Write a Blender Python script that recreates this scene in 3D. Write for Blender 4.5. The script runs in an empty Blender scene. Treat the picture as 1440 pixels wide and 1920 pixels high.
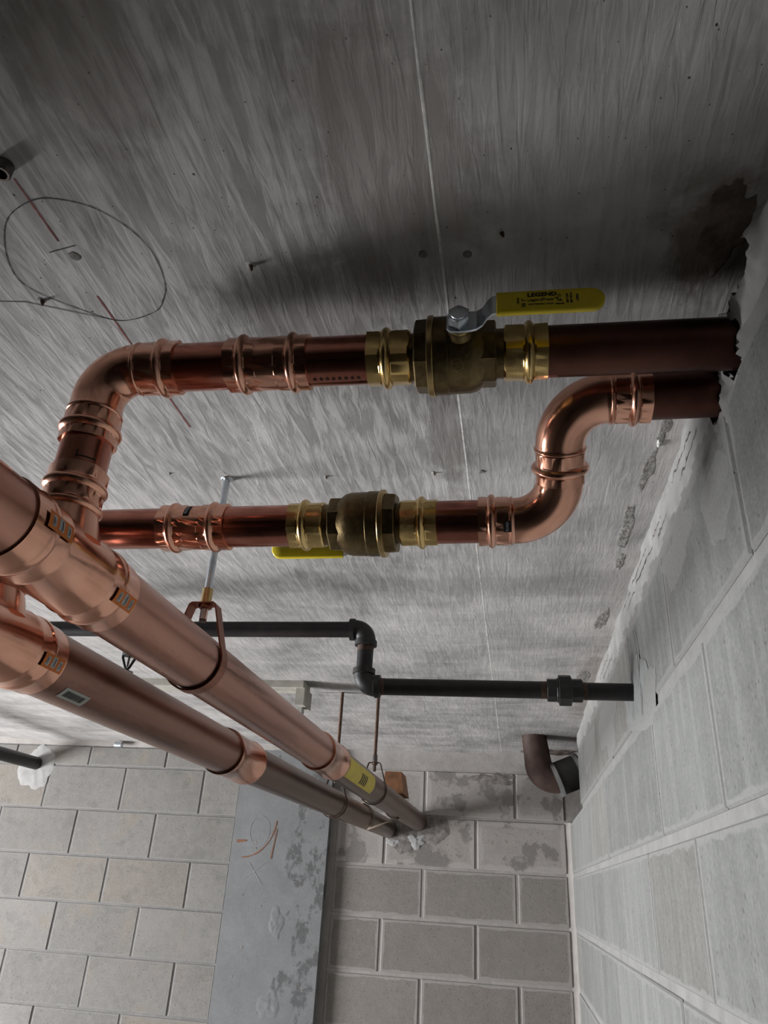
import bpy, math, random
from mathutils import Vector, Matrix, noise
random.seed(7)
S = bpy.context.scene
COL = S.collection
PI = math.pi

# ---------------------------------------------------------------- camera
RM = [[0.98564065, 0.15964729, 0.05500226], [-0.02403129, 0.45504208, -0.89014561], [-0.16713767, 0.87604192, 0.45234451]]
cam_d = bpy.data.cameras.new('camera'); cam = bpy.data.objects.new('camera', cam_d); COL.objects.link(cam)
cam_d.sensor_fit = 'VERTICAL'; cam_d.sensor_height = 24.0; cam_d.sensor_width = 18.0
cam_d.lens = 24.0 * 1387.53 / 1920.0; cam_d.clip_start = 0.01; cam_d.clip_end = 200
r, d, f = Vector(RM[0]), Vector(RM[1]), Vector(RM[2])
m = Matrix((( r.x, -d.x, -f.x, 0), (r.y, -d.y, -f.y, 0), (r.z, -d.z, -f.z, 0), (0, 0, 0, 1)))
cam.matrix_world = m
S.camera = cam

# ---------------------------------------------------------------- sky, daylight, exposure
H, W, DL, DR, ZF = 0.58, 0.228, 3.56, 3.60, -1.90      # ceiling, right wall, back wall (left/right part), floor
XL, YF = -5.2, -3.2                                    # left wall, wall behind the camera
WIN = dict(y0=0.75, y1=2.45, z0=-1.75, z1=-0.25)        # daylight opening in the left wall
wd = bpy.data.worlds.new('overcast_sky'); S.world = wd; wd.use_nodes = True
bg = wd.node_tree.nodes['Background']; bg.inputs[0].default_value = (0.96, 0.975, 1.0, 1); bg.inputs[1].default_value = 66.0
pl = bpy.data.lights.new('window_portal', 'AREA'); pl.shape = 'RECTANGLE'
pl.size = WIN['y1'] - WIN['y0']; pl.size_y = WIN['z1'] - WIN['z0']; pl.cycles.is_portal = True
po = bpy.data.objects.new('window_portal', pl); COL.objects.link(po)
po.location = (XL + 0.02, (WIN['y0'] + WIN['y1']) / 2, (WIN['z0'] + WIN['z1']) / 2)
po.matrix_world = Matrix.Translation(po.location) @ Matrix(((0, 0, -1, 0), (1, 0, 0, 0), (0, -1, 0, 0), (0, 0, 0, 1)))
vs = S.view_settings
vs.view_transform = 'Standard'; vs.look = 'None'; vs.gamma = 1.0; vs.use_curve_mapping = False
vs.exposure = 0.0
S.cycles.use_denoising = True
S.cycles.max_bounces = 5; S.cycles.diffuse_bounces = 4; S.cycles.glossy_bounces = 3
S.cycles.caustics_reflective = False
S.cycles.use_adaptive_sampling = True; S.cycles.adaptive_threshold = 0.05; S.cycles.use_light_tree = False

# ---------------------------------------------------------------- materials
MATS = {}
class NT:
    def __init__(s, name):
        s.m = bpy.data.materials.new(name); s.m.use_nodes = True; s.t = s.m.node_tree
        s.b = s.t.nodes['Principled BSDF']; MATS[name] = s.m
        s.tc = s.t.nodes.new('ShaderNodeTexCoord')
    def n(s, typ, **kw):
        x = s.t.nodes.new(typ)
        for k, v in kw.items(): setattr(x, k, v)
        return x
    def l(s, a, b): s.t.links.new(a, b)
    def coords(s, scale=(1, 1, 1), out='Object', rot=(0, 0, 0)):
        mp = s.n('ShaderNodeMapping'); mp.inputs['Scale'].default_value = scale; mp.inputs['Rotation'].default_value = rot
        s.l(s.tc.outputs[out], mp.inputs[0]); return mp.outputs[0]
    def noise(s, vec, scale, detail=6, rough=0.6, dist=0.0):
        x = s.n('ShaderNodeTexNoise'); x.inputs['Scale'].default_value = scale; x.inputs['Detail'].default_value = detail
        x.inputs['Roughness'].default_value = rough; x.inputs['Distortion'].default_value = dist
        s.l(vec, x.inputs['Vector']); return x.outputs['Fac']
    def ramp(s, fac, stops):
        x = s.n('ShaderNodeValToRGB'); e = x.color_ramp.elements
        while len(e) < len(stops): e.new(0.5)
        for i, (p, c) in enumerate(stops):
            e[i].position = p; e[i].color = (c, c, c, 1) if isinstance(c, (int, float)) else (*c, 1)
        s.l(fac, x.inputs[0]); return x.outputs[0]
    def mix(s, fac, a, b, mode='MIX'):
        x = s.n('ShaderNodeMix', data_type='RGBA', blend_type=mode)
        for sock, v in ((0, fac), (6, a), (7, b)):
            if isinstance(v, (int, float)): x.inputs[sock].default_value = v
            elif isinstance(v, tuple): x.inputs[sock].default_value = (*v, 1)
            else: s.l(v, x.inputs[sock])
        return x.outputs[2]
    def math(s, op, a, b=0.0, c=0.0, clamp=False):
        x = s.n('ShaderNodeMath', operation=op); x.use_clamp = clamp
        for i, v in enumerate((a, b, c)):
            if isinstance(v, (int, float)): x.inputs[i].default_value = v
            else: s.l(v, x.inputs[i])
        return x.outputs[0]
    def bump(s, h, dist, strength=1.0):
        x = s.n('ShaderNodeBump'); x.inputs['Distance'].default_value = dist; x.inputs['Strength'].default_value = strength
        s.l(h, x.inputs['Height']); s.l(x.outputs[0], s.b.inputs['Normal'])
    def set(s, col=None, rough=None, metal=None):
        for k, v in (('Base Color', col), ('Roughness', rough), ('Metallic', metal)):
            if v is None: continue
            if isinstance(v, tuple): s.b.inputs[k].default_value = (*v, 1)
            elif isinstance(v, (int, float)): s.b.inputs[k].default_value = v
            else: s.l(v, s.b.inputs[k])
        return s.m

def metal_mat(name, c0, c1, rough, spread=0.12, bump=0.0002, scale=18, stretch=(1, 1, 1)):
    t = NT(name); v = t.coords(stretch)
    a = t.noise(v, scale, 5, 0.65, 0.3); b = t.noise(t.coords((1, 1, 1)), scale * 9, 3, 0.5)
    col = t.mix(t.ramp(a, [(0.32, 0.0), (0.68, 1.0)]), c0, c1)
    ro = t.math('MULTIPLY_ADD', t.ramp(a, [(0.3, 0), (0.7, 1)]), spread, rough - spread / 2)
    t.bump(t.math('MULTIPLY_ADD', b, 0.15, a), bump, 0.6)
    return t.set(col, ro, 1.0)
def plain(name, col, rough=0.5, metal=0.0, var=0.25, scale=30, bump=0.0004):
    t = NT(name); a = t.noise(t.coords(), scale, 5, 0.6)
    lo = tuple(c * (1 - var) for c in col); hi = tuple(min(1, c * (1 + var)) for c in col)
    t.bump(a, bump, 0.5)
    return t.set(t.mix(t.ramp(a, [(0.3, 0), (0.7, 1)]), lo, hi), rough, metal)

metal_mat('copper_bright', (0.68, 0.345, 0.240), (0.80, 0.435, 0.315), 0.20, 0.12, 0.0002, 20)
metal_mat('copper_tube', (0.36, 0.135, 0.095), (0.54, 0.23, 0.17), 0.20, 0.12, 0.00015, 14)
metal_mat('copper_main', (0.36, 0.175, 0.128), (0.60, 0.315, 0.235), 0.30, 0.14, 0.0003, 11, (1, 0.12, 1))
metal_mat('copper_old', (0.075, 0.034, 0.026), (0.16, 0.07, 0.052), 0.40, 0.16, 0.0003, 12)
metal_mat('copper_far', (0.13, 0.085, 0.066), (0.25, 0.165, 0.13), 0.36, 0.16, 0.0003, 8, (1, 0.15, 1))
metal_mat('brass_bright', (0.62, 0.43, 0.17), (0.76, 0.56, 0.25), 0.24, 0.14, 0.0002, 25)
metal_mat('brass_cast', (0.11, 0.078, 0.036), (0.24, 0.175, 0.085), 0.42, 0.16, 0.0012, 60)
metal_mat('brass_edge', (0.42, 0.30, 0.14), (0.62, 0.46, 0.22), 0.32, 0.12, 0.0004, 60)
metal_mat('zinc', (0.52, 0.57, 0.62), (0.68, 0.72, 0.76), 0.34, 0.16, 0.0003, 40)
metal_mat('galvanized', (0.42, 0.42, 0.42), (0.60, 0.60, 0.60), 0.4, 0.2, 0.0003, 20)
metal_mat('bolt_steel', (0.10, 0.09, 0.085), (0.20, 0.18, 0.17), 0.45, 0.1, 0.0003, 60)
metal_mat('coated_hanger', (0.24, 0.10, 0.065), (0.34, 0.15, 0.10), 0.42, 0.1, 0.0003, 40)
metal_mat('rust_rod', (0.10, 0.065, 0.05), (0.20, 0.13, 0.10), 0.55, 0.1, 0.0004, 90)
metal_mat('copper_brown', (0.17, 0.085, 0.062), (0.36, 0.19, 0.14), 0.30, 0.14, 0.0003, 11, (1, 0.12, 1))
plain('black_steel', (0.022, 0.020, 0.020), 0.48, 0.35, 0.35, 40, 0.0006)
plain('black_iron', (0.030, 0.029, 0.029), 0.52, 0.3, 0.3, 60, 0.0010)
plain('thread_rust', (0.10, 0.055, 0.035), 0.7, 0.2, 0.4, 120, 0.0008)
plain('cast_iron', (0.085, 0.050, 0.040), 0.65, 0.1, 0.35, 30, 0.0012)
plain('rubber_sleeve', (0.035, 0.033, 0.032), 0.6, 0.0, 0.2, 40)
plain('yellow_grip', (0.82, 0.63, 0.02), 0.42, 0.0, 0.06, 30, 0.0001)
plain('ink', (0.012, 0.012, 0.012), 0.7, 0.0, 0.1)
plain('dark_ink', (0.05, 0.022, 0.018), 0.45, 0.6, 0.2)
plain('label_yellow', (0.60, 0.47, 0.07), 0.55, 0.0, 0.08)
plain('label_white', (0.50, 0.50, 0.46), 0.6, 0.0, 0.12)
plain('label_orange', (0.78, 0.20, 0.02), 0.55, 0.0, 0.12)
plain('label_silver', (0.42, 0.43, 0.44), 0.45, 0.3, 0.3, 200)
plain('wood_brown', (0.22, 0.095, 0.04), 0.65, 0.0, 0.35, 25)
plain('strap_tan', (0.26, 0.20, 0.15), 0.7, 0.0, 0.3)
plain('wood_pale', (0.42, 0.40, 0.35), 0.75, 0.0, 0.25, 20)
plain('plaster_white', (0.36, 0.35, 0.34), 0.9, 0.0, 0.12, 30, 0.004)
plain('cement_dark', (0.20, 0.18, 0.165), 0.95, 0.0, 0.45, 40, 0.006)
plain('cement_brown', (0.13, 0.10, 0.085), 0.95, 0.0, 0.5, 40, 0.006)
plain('mortar_splash', (0.27, 0.255, 0.24), 0.95, 0.0, 0.5, 90, 0.010)
plain('chip_light', (0.42, 0.40, 0.37), 0.95, 0.0, 0.4, 120, 0.004)
plain('skim_coat', (0.222, 0.226, 0.222), 0.93, 0.0, 0.25, 25, 0.004)
plain('pencil', (0.075, 0.075, 0.085), 0.9, 0.0, 0.3, 60)
plain('red_chalk', (0.24, 0.085, 0.08), 0.95, 0.0, 0.4, 25)
plain('seam_light', (0.68, 0.66, 0.63), 0.95, 0.0, 0.3, 60, 0.002)
plain('orange_paint', (0.20, 0.085, 0.045), 0.8, 0.0, 0.2)
plain('chalk_white', (0.25, 0.26, 0.28), 0.9, 0.0, 0.2)

def ceiling_mat():
    t = NT('formed_concrete')
    sx = t.n('ShaderNodeSeparateXYZ'); t.l(t.tc.outputs['Object'], sx.inputs[0])
    streak = t.noise(t.coords((1, 0.14, 1)), 88, 3, 0.58, 0.6)
    streak2 = t.noise(t.coords((1, 0.16, 1)), 26, 4, 0.62, 0.9)
    blot = t.noise(t.coords((1, 0.55, 1)), 5.5, 4, 0.62, 0.4)
    blot2 = t.noise(t.coords(), 15, 5, 0.68, 0.3)
    fine = t.noise(t.coords(), 260, 2, 0.6)
    # plywood sheet left of the seam is strongly streaked, the one to the right is mottled
    left = t.ramp(t.math('MULTIPLY_ADD', sx.outputs[0], 1.0, 0.564), [(0.49, 1.0), (0.502, 0.28)])
    st = t.math('ADD', t.math('MULTIPLY', t.ramp(streak, [(0.40, 0.0), (0.62, 1.0)]), 0.72), t.math('MULTIPLY', t.ramp(streak2, [(0.35, 0.0), (0.68, 1.0)]), 0.28))
    far = t.ramp(t.math('MULTIPLY', sx.outputs[1], 0.25), [(0.20, 1.0), (0.42, 0.40)])      # the farther sheets carry less grain, more cross bands
    cross = t.noise(t.coords((0.30, 1, 1)), 9, 4, 0.66, 0.5)
    left = t.math('MULTIPLY', left, far)
    v = t.math('MULTIPLY', t.math('SUBTRACT', st, 0.45), t.math('MULTIPLY', left, 0.27))
    v = t.math('ADD', v, t.math('MULTIPLY', t.math('MULTIPLY', t.math('SUBTRACT', t.ramp(cross, [(0.3, 0), (0.7, 1)]), 0.5), t.math('SUBTRACT', 1.0, far)), 0.34))
    v = t.math('ADD', v, t.math('MULTIPLY', t.math('SUBTRACT', t.ramp(blot, [(0.3, 0), (0.7, 1)]), 0.5), 0.24))
    v = t.math('ADD', v, t.math('MULTIPLY', t.math('SUBTRACT', blot2, 0.5), 0.24))
    v = t.math('ADD', v, t.math('MULTIPLY', t.math('SUBTRACT', fine, 0.5), 0.05))
    v = t.math('ADD', v, 0.430)
    c = t.n('ShaderNodeCombineColor')
    t.l(v, c.inputs[0]); t.l(t.math('MULTIPLY', v, 0.955), c.inputs[1]); t.l(t.math('MULTIPLY', v, 0.93), c.inputs[2])
    pits = t.n('ShaderNodeTexVoronoi'); pits.inputs['Scale'].default_value = 42; pits.inputs['Randomness'].default_value = 1
    t.l(t.coords(), pits.inputs['Vector'])
    pr = t.n('ShaderNodeTexWhiteNoise'); t.l(pits.outputs['Position'], pr.inputs['Vector'])
    pm = t.math('MULTIPLY', t.ramp(pits.outputs['Distance'], [(0.035, 1.0), (0.06, 0.0)]), t.math('GREATER_THAN', pr.outputs['Value'], 0.72))
    pits2 = t.n('ShaderNodeTexVoronoi'); pits2.inputs['Scale'].default_value = 120; t.l(t.coords(), pits2.inputs['Vector'])
    pr2 = t.n('ShaderNodeTexWhiteNoise'); t.l(pits2.outputs['Position'], pr2.inputs['Vector'])
    pm2 = t.math('MULTIPLY', t.ramp(pits2.outputs['Distance'], [(0.06, 1.0), (0.12, 0.0)]), t.math('GREATER_THAN', pr2.outputs['Value'], 0.8))
    pm = t.math('MAXIMUM', pm, t.math('MULTIPLY', pm2, 0.7))
    col = t.mix(pm, c.outputs[0], (0.09, 0.085, 0.08))
    # brown seepage stain at the pipe penetration by the right wall
    def stain(cx, cy, rx, ry, rgb, amt, col):
        dx = t.math('DIVIDE', t.math('SUBTRACT', sx.outputs[0], cx), rx); dy = t.math('DIVIDE', t.math('SUBTRACT', sx.outputs[1], cy), ry)
        dd = t.math('SQRT', t.math('ADD', t.math('MULTIPLY', dx, dx), t.math('MULTIPLY', dy, dy)))
        dd = t.math('ADD', dd, t.math('MULTIPLY', t.math('SUBTRACT', blot2, 0.5), 1.6))
        return t.mix(t.math('MULTIPLY', t.ramp(dd, [(0.55, 1.0), (1.05, 0.0)]), amt), col, rgb)
    col = stain(0.20, 0.56, 0.055, 0.10, (0.12, 0.085, 0.065), 0.8, col)
    col = stain(0.22, 2.3, 0.05, 0.5, (0.24, 0.19, 0.16), 0.5, col)
    col = stain(-0.10, 0.45, 0.10, 0.22, (0.23, 0.195, 0.18), 0.55, col)
    col = stain(-0.22, 0.62, 0.12, 0.10, (0.21, 0.18, 0.17), 0.6, col)
    col = stain(-0.33, 0.33, 0.07, 0.10, (0.23, 0.20, 0.18), 0.5, col)
    col = stain(-0.085, 0.9, 0.035, 0.22, (0.21, 0.19, 0.18), 0.7, col)
    hgt = t.math('SUBTRACT', t.math('ADD', t.math('MULTIPLY', st, 0.35), t.math('MULTIPLY', blot2, 0.3)), t.math('MULTIPLY', pm, 0.9))
    t.bump(hgt, 0.0016, 0.7)
    return t.set(col, 0.88, 0.0)
ceiling_mat()

def block_mat(name, c0, c1, mortar, smear, seed, dark=0.0, tint=(0.36, 0.28, 0.21), vert=False):
    """grey concrete masonry unit; smear = width (m) of mortar wiped over the arrises"""
    t = NT(name)
    oi = t.n('ShaderNodeObjectInfo')
    geo = t.n('ShaderNodeNewGeometry')
    def P(scale):
        mp = t.n('ShaderNodeMapping'); mp.inputs['Scale'].default_value = scale; mp.inputs['Location'].default_value = (seed, seed * 0.7, 0)
        t.l(geo.outputs['Position'], mp.inputs[0]); return mp.outputs[0]
    big = t.noise(P((1, 1, 1)), 4.5, 3, 0.6, 0.3); mid = t.noise(P((1, 1, 1)), 26, 4, 0.68)
    fine = t.noise(P((1, 1, 1)), 190, 3, 0.7)
    base = t.mix(oi.outputs['Random'], c0, c1)
    wn = t.n('ShaderNodeTexWhiteNoise', noise_dimensions='1D'); t.l(t.math('MULTIPLY', oi.outputs['Random'], 91.7), wn.inputs['W'])
    base = t.mix(t.math('MULTIPLY', t.ramp(wn.outputs['Value'], [(0.6, 0.0), (0.95, 0.55)]), 1.0), base, tint)
    base = t.mix(t.ramp(big, [(0.35, 0.0), (0.7, 0.38)]), base, tuple(c * 0.72 for c in c0))
    if name == 'block_left':
        tan = t.noise(P((1, 1, 1)), 7.5, 3, 0.55, 0.2)
        base = t.mix(t.ramp(tan, [(0.55, 0.0), (0.72, 0.6)]), base, tint)
        base = t.mix(t.ramp(t.noise(P((1, 1, 1.6)), 9.5, 4, 0.6, 0.6), [(0.56, 0.0), (0.70, 0.5)]), base, tuple(c * 0.62 for c in c0))
    base = t.mix(t.ramp(mid, [(0.42, 0.0), (0.72, 0.28)]), base, tuple(min(1, c * 1.28) for c in c1))
    if vert:
        vs_ = t.noise(P((1, 12, 1.0)), 2.4, 4, 0.72, 0.5)
        base = t.mix(t.ramp(vs_, [(0.36, 0.30), (0.58, 0.0)]), base, tuple(c * 0.62 for c in c0))
        base = t.mix(t.ramp(vs_, [(0.50, 0.0), (0.74, 0.32)]), base, tuple(min(1, c * 1.25) for c in c1))
    vor = t.n('ShaderNodeTexVoronoi'); vor.inputs['Scale'].default_value = 75; t.l(P((1, 1, 1)), vor.inputs['Vector'])
    wr = t.n('ShaderNodeTexWhiteNoise'); t.l(vor.outputs['Position'], wr.inputs['Vector'])
    pit = t.math('MULTIPLY', t.ramp(vor.outputs['Distance'], [(0.08, 1.0), (0.19, 0.0)]), t.math('GREATER_THAN', wr.outputs['Value'], 0.55))
    base = t.mix(t.math('MULTIPLY', pit, 0.75), base, (0.10, 0.092, 0.085))
    # mortar wiped over the edges, measured from the block's own bounds (attribute written per mesh)
    at = t.n('ShaderNodeAttribute', attribute_name='edge')
    e = t.math('ADD', at.outputs['Fac'], t.math('MULTIPLY', t.math('SUBTRACT', t.noise(P((1, 1, 1)), 13, 5, 0.62), 0.5), smear * 2.6))
    msk = t.ramp(t.math('DIVIDE', e, max(smear, 1e-4) * 2), [(0.42, 1.0), (0.56, 0.0)])
    if smear > 0: base = t.mix(t.math('MULTIPLY', msk, 0.8), base, mortar)
    if dark > 0:
        dk = t.ramp(t.noise(P((1, 1, 1)), 6.5, 6, 0.6), [(0.54, 0.0), (0.58, dark)])
        base = t.mix(dk, base, tuple(c * 0.52 for c in c0))
    base = t.mix(t.math('MULTIPLY', t.math('SUBTRACT', fine, 0.35), 0.35), base, (0.62, 0.60, 0.57))
    t.bump(t.math('SUBTRACT', t.math('ADD', t.math('MULTIPLY', fine, 0.4), mid), pit), 0.0022, 0.6)
    return t.set(base, 0.93, 0.0)
block_mat('block_left', (0.170, 0.162, 0.151), (0.218, 0.207, 0.193), (0.214, 0.206, 0.197), 0.006, 1.3, tint=(0.221, 0.186, 0.146))
block_mat('block_back', (0.179, 0.160, 0.142), (0.218, 0.199, 0.178), (0.312, 0.289, 0.269), 0.012, 5.1, tint=(0.187, 0.156, 0.140))
block_mat('block_upper', (0.299, 0.273, 0.251), (0.352, 0.326, 0.304), (0.378, 0.352, 0.330), 0.020, 9.1, dark=0.85, tint=(0.317, 0.290, 0.255))
block_mat('block_right', (0.142, 0.146, 0.139), (0.218, 0.222, 0.212), (0.23, 0.228, 0.218), 0.010, 3.7, tint=(0.175, 0.155, 0.132), vert=True)

def rough_mat(name, c0, c1, scale=14, bump=0.004):
    t = NT(name); a = t.noise(t.coords(), scale, 5, 0.68, 0.3); b = t.noise(t.coords(), scale * 12, 2, 0.6)
    t.bump(t.math('MULTIPLY_ADD', b, 0.3, a), bump, 0.7)
    return t.set(t.mix(t.ramp(a, [(0.32, 0), (0.66, 1)]), c0, c1), 0.93, 0.0)
rough_mat('mortar_left', (0.162, 0.157, 0.149), (0.230, 0.221, 0.212))
rough_mat('mortar_back', (0.290, 0.268, 0.251), (0.370, 0.343, 0.321))
rough_mat('mortar_right', (0.215, 0.212, 0.203), (0.290, 0.284, 0.272), 20, 0.003)
rough_mat('mortar_top', (0.30, 0.293, 0.282), (0.42, 0.41, 0.395), 18, 0.004)
rough_mat('floor_concrete', (0.17, 0.16, 0.15), (0.23, 0.22, 0.205), 4)
rough_mat('shell_concrete', (0.22, 0.21, 0.20), (0.28, 0.27, 0.255), 3)
def column_mat():
    t = NT('column_concrete')
    a = t.noise(t.coords(), 7, 8, 0.66, 0.4); b = t.noise(t.coords((1, 1, 0.7)), 13, 6, 0.7, 0.15); fine = t.noise(t.coords(), 150, 4)
    sx = t.n('ShaderNodeSeparateXYZ'); t.l(t.tc.outputs['Object'], sx.inputs[0])
    col = t.mix(t.ramp(a, [(0.3, 0), (0.7, 1)]), (0.125, 0.128, 0.129), (0.185, 0.188, 0.190))
    # damp, scabby band along the free edge of the column
    edge = t.ramp(t.math('ADD', t.math('MULTIPLY', t.math('ADD', sx.outputs[0], 1.30), 2.1), t.math('MULTIPLY', t.math('SUBTRACT', b, 0.5), 1.8)), [(0.66, 0.0), (0.80, 1.0)])
    spots = t.ramp(b, [(0.50, 0.0), (0.56, 1.0)])
    col = t.mix(t.math('MULTIPLY', t.math('MULTIPLY', edge, spots), 0.85), col, (0.045, 0.045, 0.046))
    col = t.mix(t.math('MULTIPLY', fine, 0.2), col, (0.5, 0.5, 0.5))
    t.bump(t.math('ADD', a, t.math('MULTIPLY', fine, 0.3)), 0.003, 0.6)
    return t.set(col, 0.9, 0.0)
column_mat()

# ---------------------------------------------------------------- mesh helpers
def mesh_obj(name, verts, faces, mat, parent=None, smooth=False, kind=None):
    me = bpy.data.meshes.new(name); me.from_pydata([tuple(v) for v in verts], [], faces); me.update()
    if smooth:
        for p in me.polygons: p.use_smooth = True
    if mat: me.materials.append(MATS[mat])
    o = bpy.data.objects.new(name, me); COL.objects.link(o)
    if parent: o.parent = parent
    if kind: o['kind'] = kind
    return o
def tag(o, label, cat, group=None):
    o['label'] = label; o['category'] = cat
    if group: o['group'] = group
    return o
def empty(name, loc=(0, 0, 0)):
    o = bpy.data.objects.new(name, None); COL.objects.link(o); o.location = loc; o.empty_display_size = 0.02
    return o
def thing(name, label, cat, group=None):
    return tag(empty(name), label, cat, group)

def box(lo, hi):
    (a, b, c), (d_, e, f_) = lo, hi
    v = [(a, b, c), (d_, b, c), (d_, e, c), (a, e, c), (a, b, f_), (d_, b, f_), (d_, e, f_), (a, e, f_)]
    q = [(0, 3, 2, 1), (4, 5, 6, 7), (0, 1, 5, 4), (1, 2, 6, 5), (2, 3, 7, 6), (3, 0, 4, 7)]
    return v, q
class MB:
    def __init__(s): s.v = []; s.f = []
    def add(s, vf):
        o = len(s.v); s.v += list(vf[0]); s.f += [tuple(i + o for i in q) for q in vf[1]]; return s
    def build(s, name, mat, parent=None, smooth=False, kind=None): return mesh_obj(name, s.v, s.f, mat, parent, smooth, kind)

class Path:
    """polyline with rounded corners, sampled by arc length"""
    def __init__(s, pts, R=0.0):
        P = [Vector(p) for p in pts]; s.seg = []; cur = P[0]
        for i in range(1, len(P) - 1):
            d0 = (P[i] - P[i-1]).normalized(); d1 = (P[i+1] - P[i]).normalized()
            ang = d0.angle(d1); rr = R[i-1] if isinstance(R, (list, tuple)) else R; tl = rr * math.tan(ang / 2)
            a = P[i] - d0 * tl; s.seg.append(('L', cur, a, d0))
            n = (d1 - d0 * d0.dot(d1)).normalized(); c = a + n * rr
            s.seg.append(('A', c, a - c, d0, ang, rr)); cur = P[i] + d1 * tl
        s.seg.append(('L', cur, P[-1], (P[-1] - P[-2]).normalized()))
        s.len = []
        for g in s.seg: s.len.append((g[2] - g[1]).length if g[0] == 'L' else g[4] * g[5])
        s.total = sum(s.len)
        nrm = None
        for g in s.seg:
            if g[0] == 'A': nrm = g[3].cross(-g[2]).normalized(); break
        if nrm is None:
            dd = s.seg[0][3]; up = Vector((0, 0, 1)) if abs(dd.z) < 0.9 else Vector((0, 1, 0)); nrm = dd.cross(up).normalized()
        s.b = nrm
    def at(s, t):
        for g, l in zip(s.seg, s.len):
            if t <= l + 1e-9 or g is s.seg[-1]:
                if g[0] == 'L': return g[1] + g[3] * t, g[3]
                a = t / g[5]; u = g[2].normalized()
                return g[1] + (u * math.cos(a) + g[3] * math.sin(a)) * g[5], (g[3] * math.cos(a) - u * math.sin(a))
            t -= l
    def breaks(s):
        out = []; t = 0
        for g, l in zip(s.seg, s.len):
            if g[0] == 'A':
                k = max(6, int(l / 0.004)); k = min(k, 40)
                out += [t + l * i / k for i in range(k + 1)]
            t += l
        return out
def hexr(th, n):
    a = PI * 2 / n; x = (th % a) - a / 2
    return 1.0 / math.cos(x)
def sweep(path, prof, n=48, caps=True, rot=0.0, sides=6, roll=0.0):
    """prof: list of (s, r[, hexamount]) ; returns verts, faces"""
    prof = [(p[0], p[1], p[2] if len(p) > 2 else 0.0) for p in prof]
    st = list(prof)
    for b in path.breaks():
        if b <= prof[0][0] + 1e-6 or b >= prof[-1][0] - 1e-6: continue
        for (a, c) in zip(prof, prof[1:]):
            if a[0] < b < c[0]:
                if min(b - a[0], c[0] - b) > 4e-4:
                    k = (b - a[0]) / (c[0] - a[0]); st.append((b, a[1] + (c[1] - a[1]) * k, a[2] + (c[2] - a[2]) * k))
                break
    st.sort(key=lambda q: q[0]) if len(st) != len(prof) else None
    V = []; F = []
    bprev = path.b
    for (t, r_, hx) in st:
        p, d_ = path.at(max(0.0, min(path.total, t)))
        if t < 0: p = p + d_ * t
        if t > path.total: p = p + d_ * (t - path.total)
        b = (bprev - d_ * bprev.dot(d_)).normalized(); bprev = b; u = b.cross(d_).normalized()
        for i in range(n):
            th = 2 * PI * i / n + rot
            rr = r_ if hx == 0 else r_ * ((1 - hx) + hx * hexr(th + roll, sides) * 0.985)
            V.append(p + (u * math.cos(th) + b * math.sin(th)) * rr)
    m_ = len(st)
    for j in range(m_ - 1):
        for i in range(n):
            k = (i + 1) % n
            F.append((j * n + i, j * n + k, (j + 1) * n + k, (j + 1) * n + i))
    if caps:
        F.append(tuple(range(n - 1, -1, -1))); F.append(tuple((m_ - 1) * n + i for i in range(n)))
    return V, F
def auto_smooth(o, deg=40):
    """sharp edges by angle, so that lips and hex flats stay crisp"""
    import bmesh
    bm = bmesh.new(); bm.from_mesh(o.data)
    for e in bm.edges:
        if len(e.link_faces) == 2: e.smooth = e.calc_face_angle(0) < math.radians(deg)
    bm.to_mesh(o.data); bm.free()
def swept(name, pts, prof, mat, parent=None, R=0.0, n=48, caps=True, rot=0.0, sides=6, deg=40, roll=0.0):
    path = pts if isinstance(pts, Path) else Path(pts, R)
    if prof is None: prof = [(0, 0), (path.total, 0)]
    if isinstance(prof, (int, float)): prof = [(0, prof), (path.total, prof)]
    v, f_ = sweep(path, prof, n, caps, rot, sides, roll)
    o = mesh_obj(name, v, f_, mat, parent, True); auto_smooth(o, deg); return o
def bead(s0, s1, rb, rt, hx=0.0, k=8):
    """rounded raised ring between s0 and s1"""
    return [(s0 + (s1 - s0) * i / k, rb + (rt - rb) * math.sin(PI * i / k) ** 0.8, 0.0) for i in range(k + 1)]
def ribbon(name, pts, width, mat, parent, nrm=(0, 0, -1), off=0.0, jitter=0.0):
    """thin flat stroke following pts, lying on a surface with normal nrm"""
    nrm = Vector(nrm); P = [Vector(p) + nrm * off for p in pts]; V = []; F = []
    for i, p in enumerate(P):
        d_ = (P[min(i + 1, len(P) - 1)] - P[max(i - 1, 0)]).normalized(); sd = d_.cross(nrm).normalized()
        w = width * (1 + jitter * (random.random() - 0.5) * 2) / 2
        V += [p - sd * w, p + sd * w]
        if i: F.append((2*i-2, 2*i-1, 2*i+1, 2*i))
    return mesh_obj(name, V, F, mat, parent)
def patch_cyl(name, p0, dr, ref, r_, s0, s1, a0, a1, mat, parent, na=10, ns=2):
    """piece of a cylinder surface: a sticker or print. ref = direction of angle 0"""
    p0 = Vector(p0); dr = Vector(dr).normalized(); ref = Vector(ref).normalized(); up = dr.cross(ref).normalized(); V = []; F = []
    for j in range(ns + 1):
        for i in range(na + 1):
            a = math.radians(a0 + (a1 - a0) * i / na)
            V.append(p0 + dr * (s0 + (s1 - s0) * j / ns) + (ref * math.cos(a) + up * math.sin(a)) * r_)
    for j in range(ns):
        for i in range(na):
            a = j * (na + 1) + i; F.append((a, a + 1, a + na + 2, a + na + 1))
    o = mesh_obj(name, V, F, mat, parent, True); return o
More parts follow.
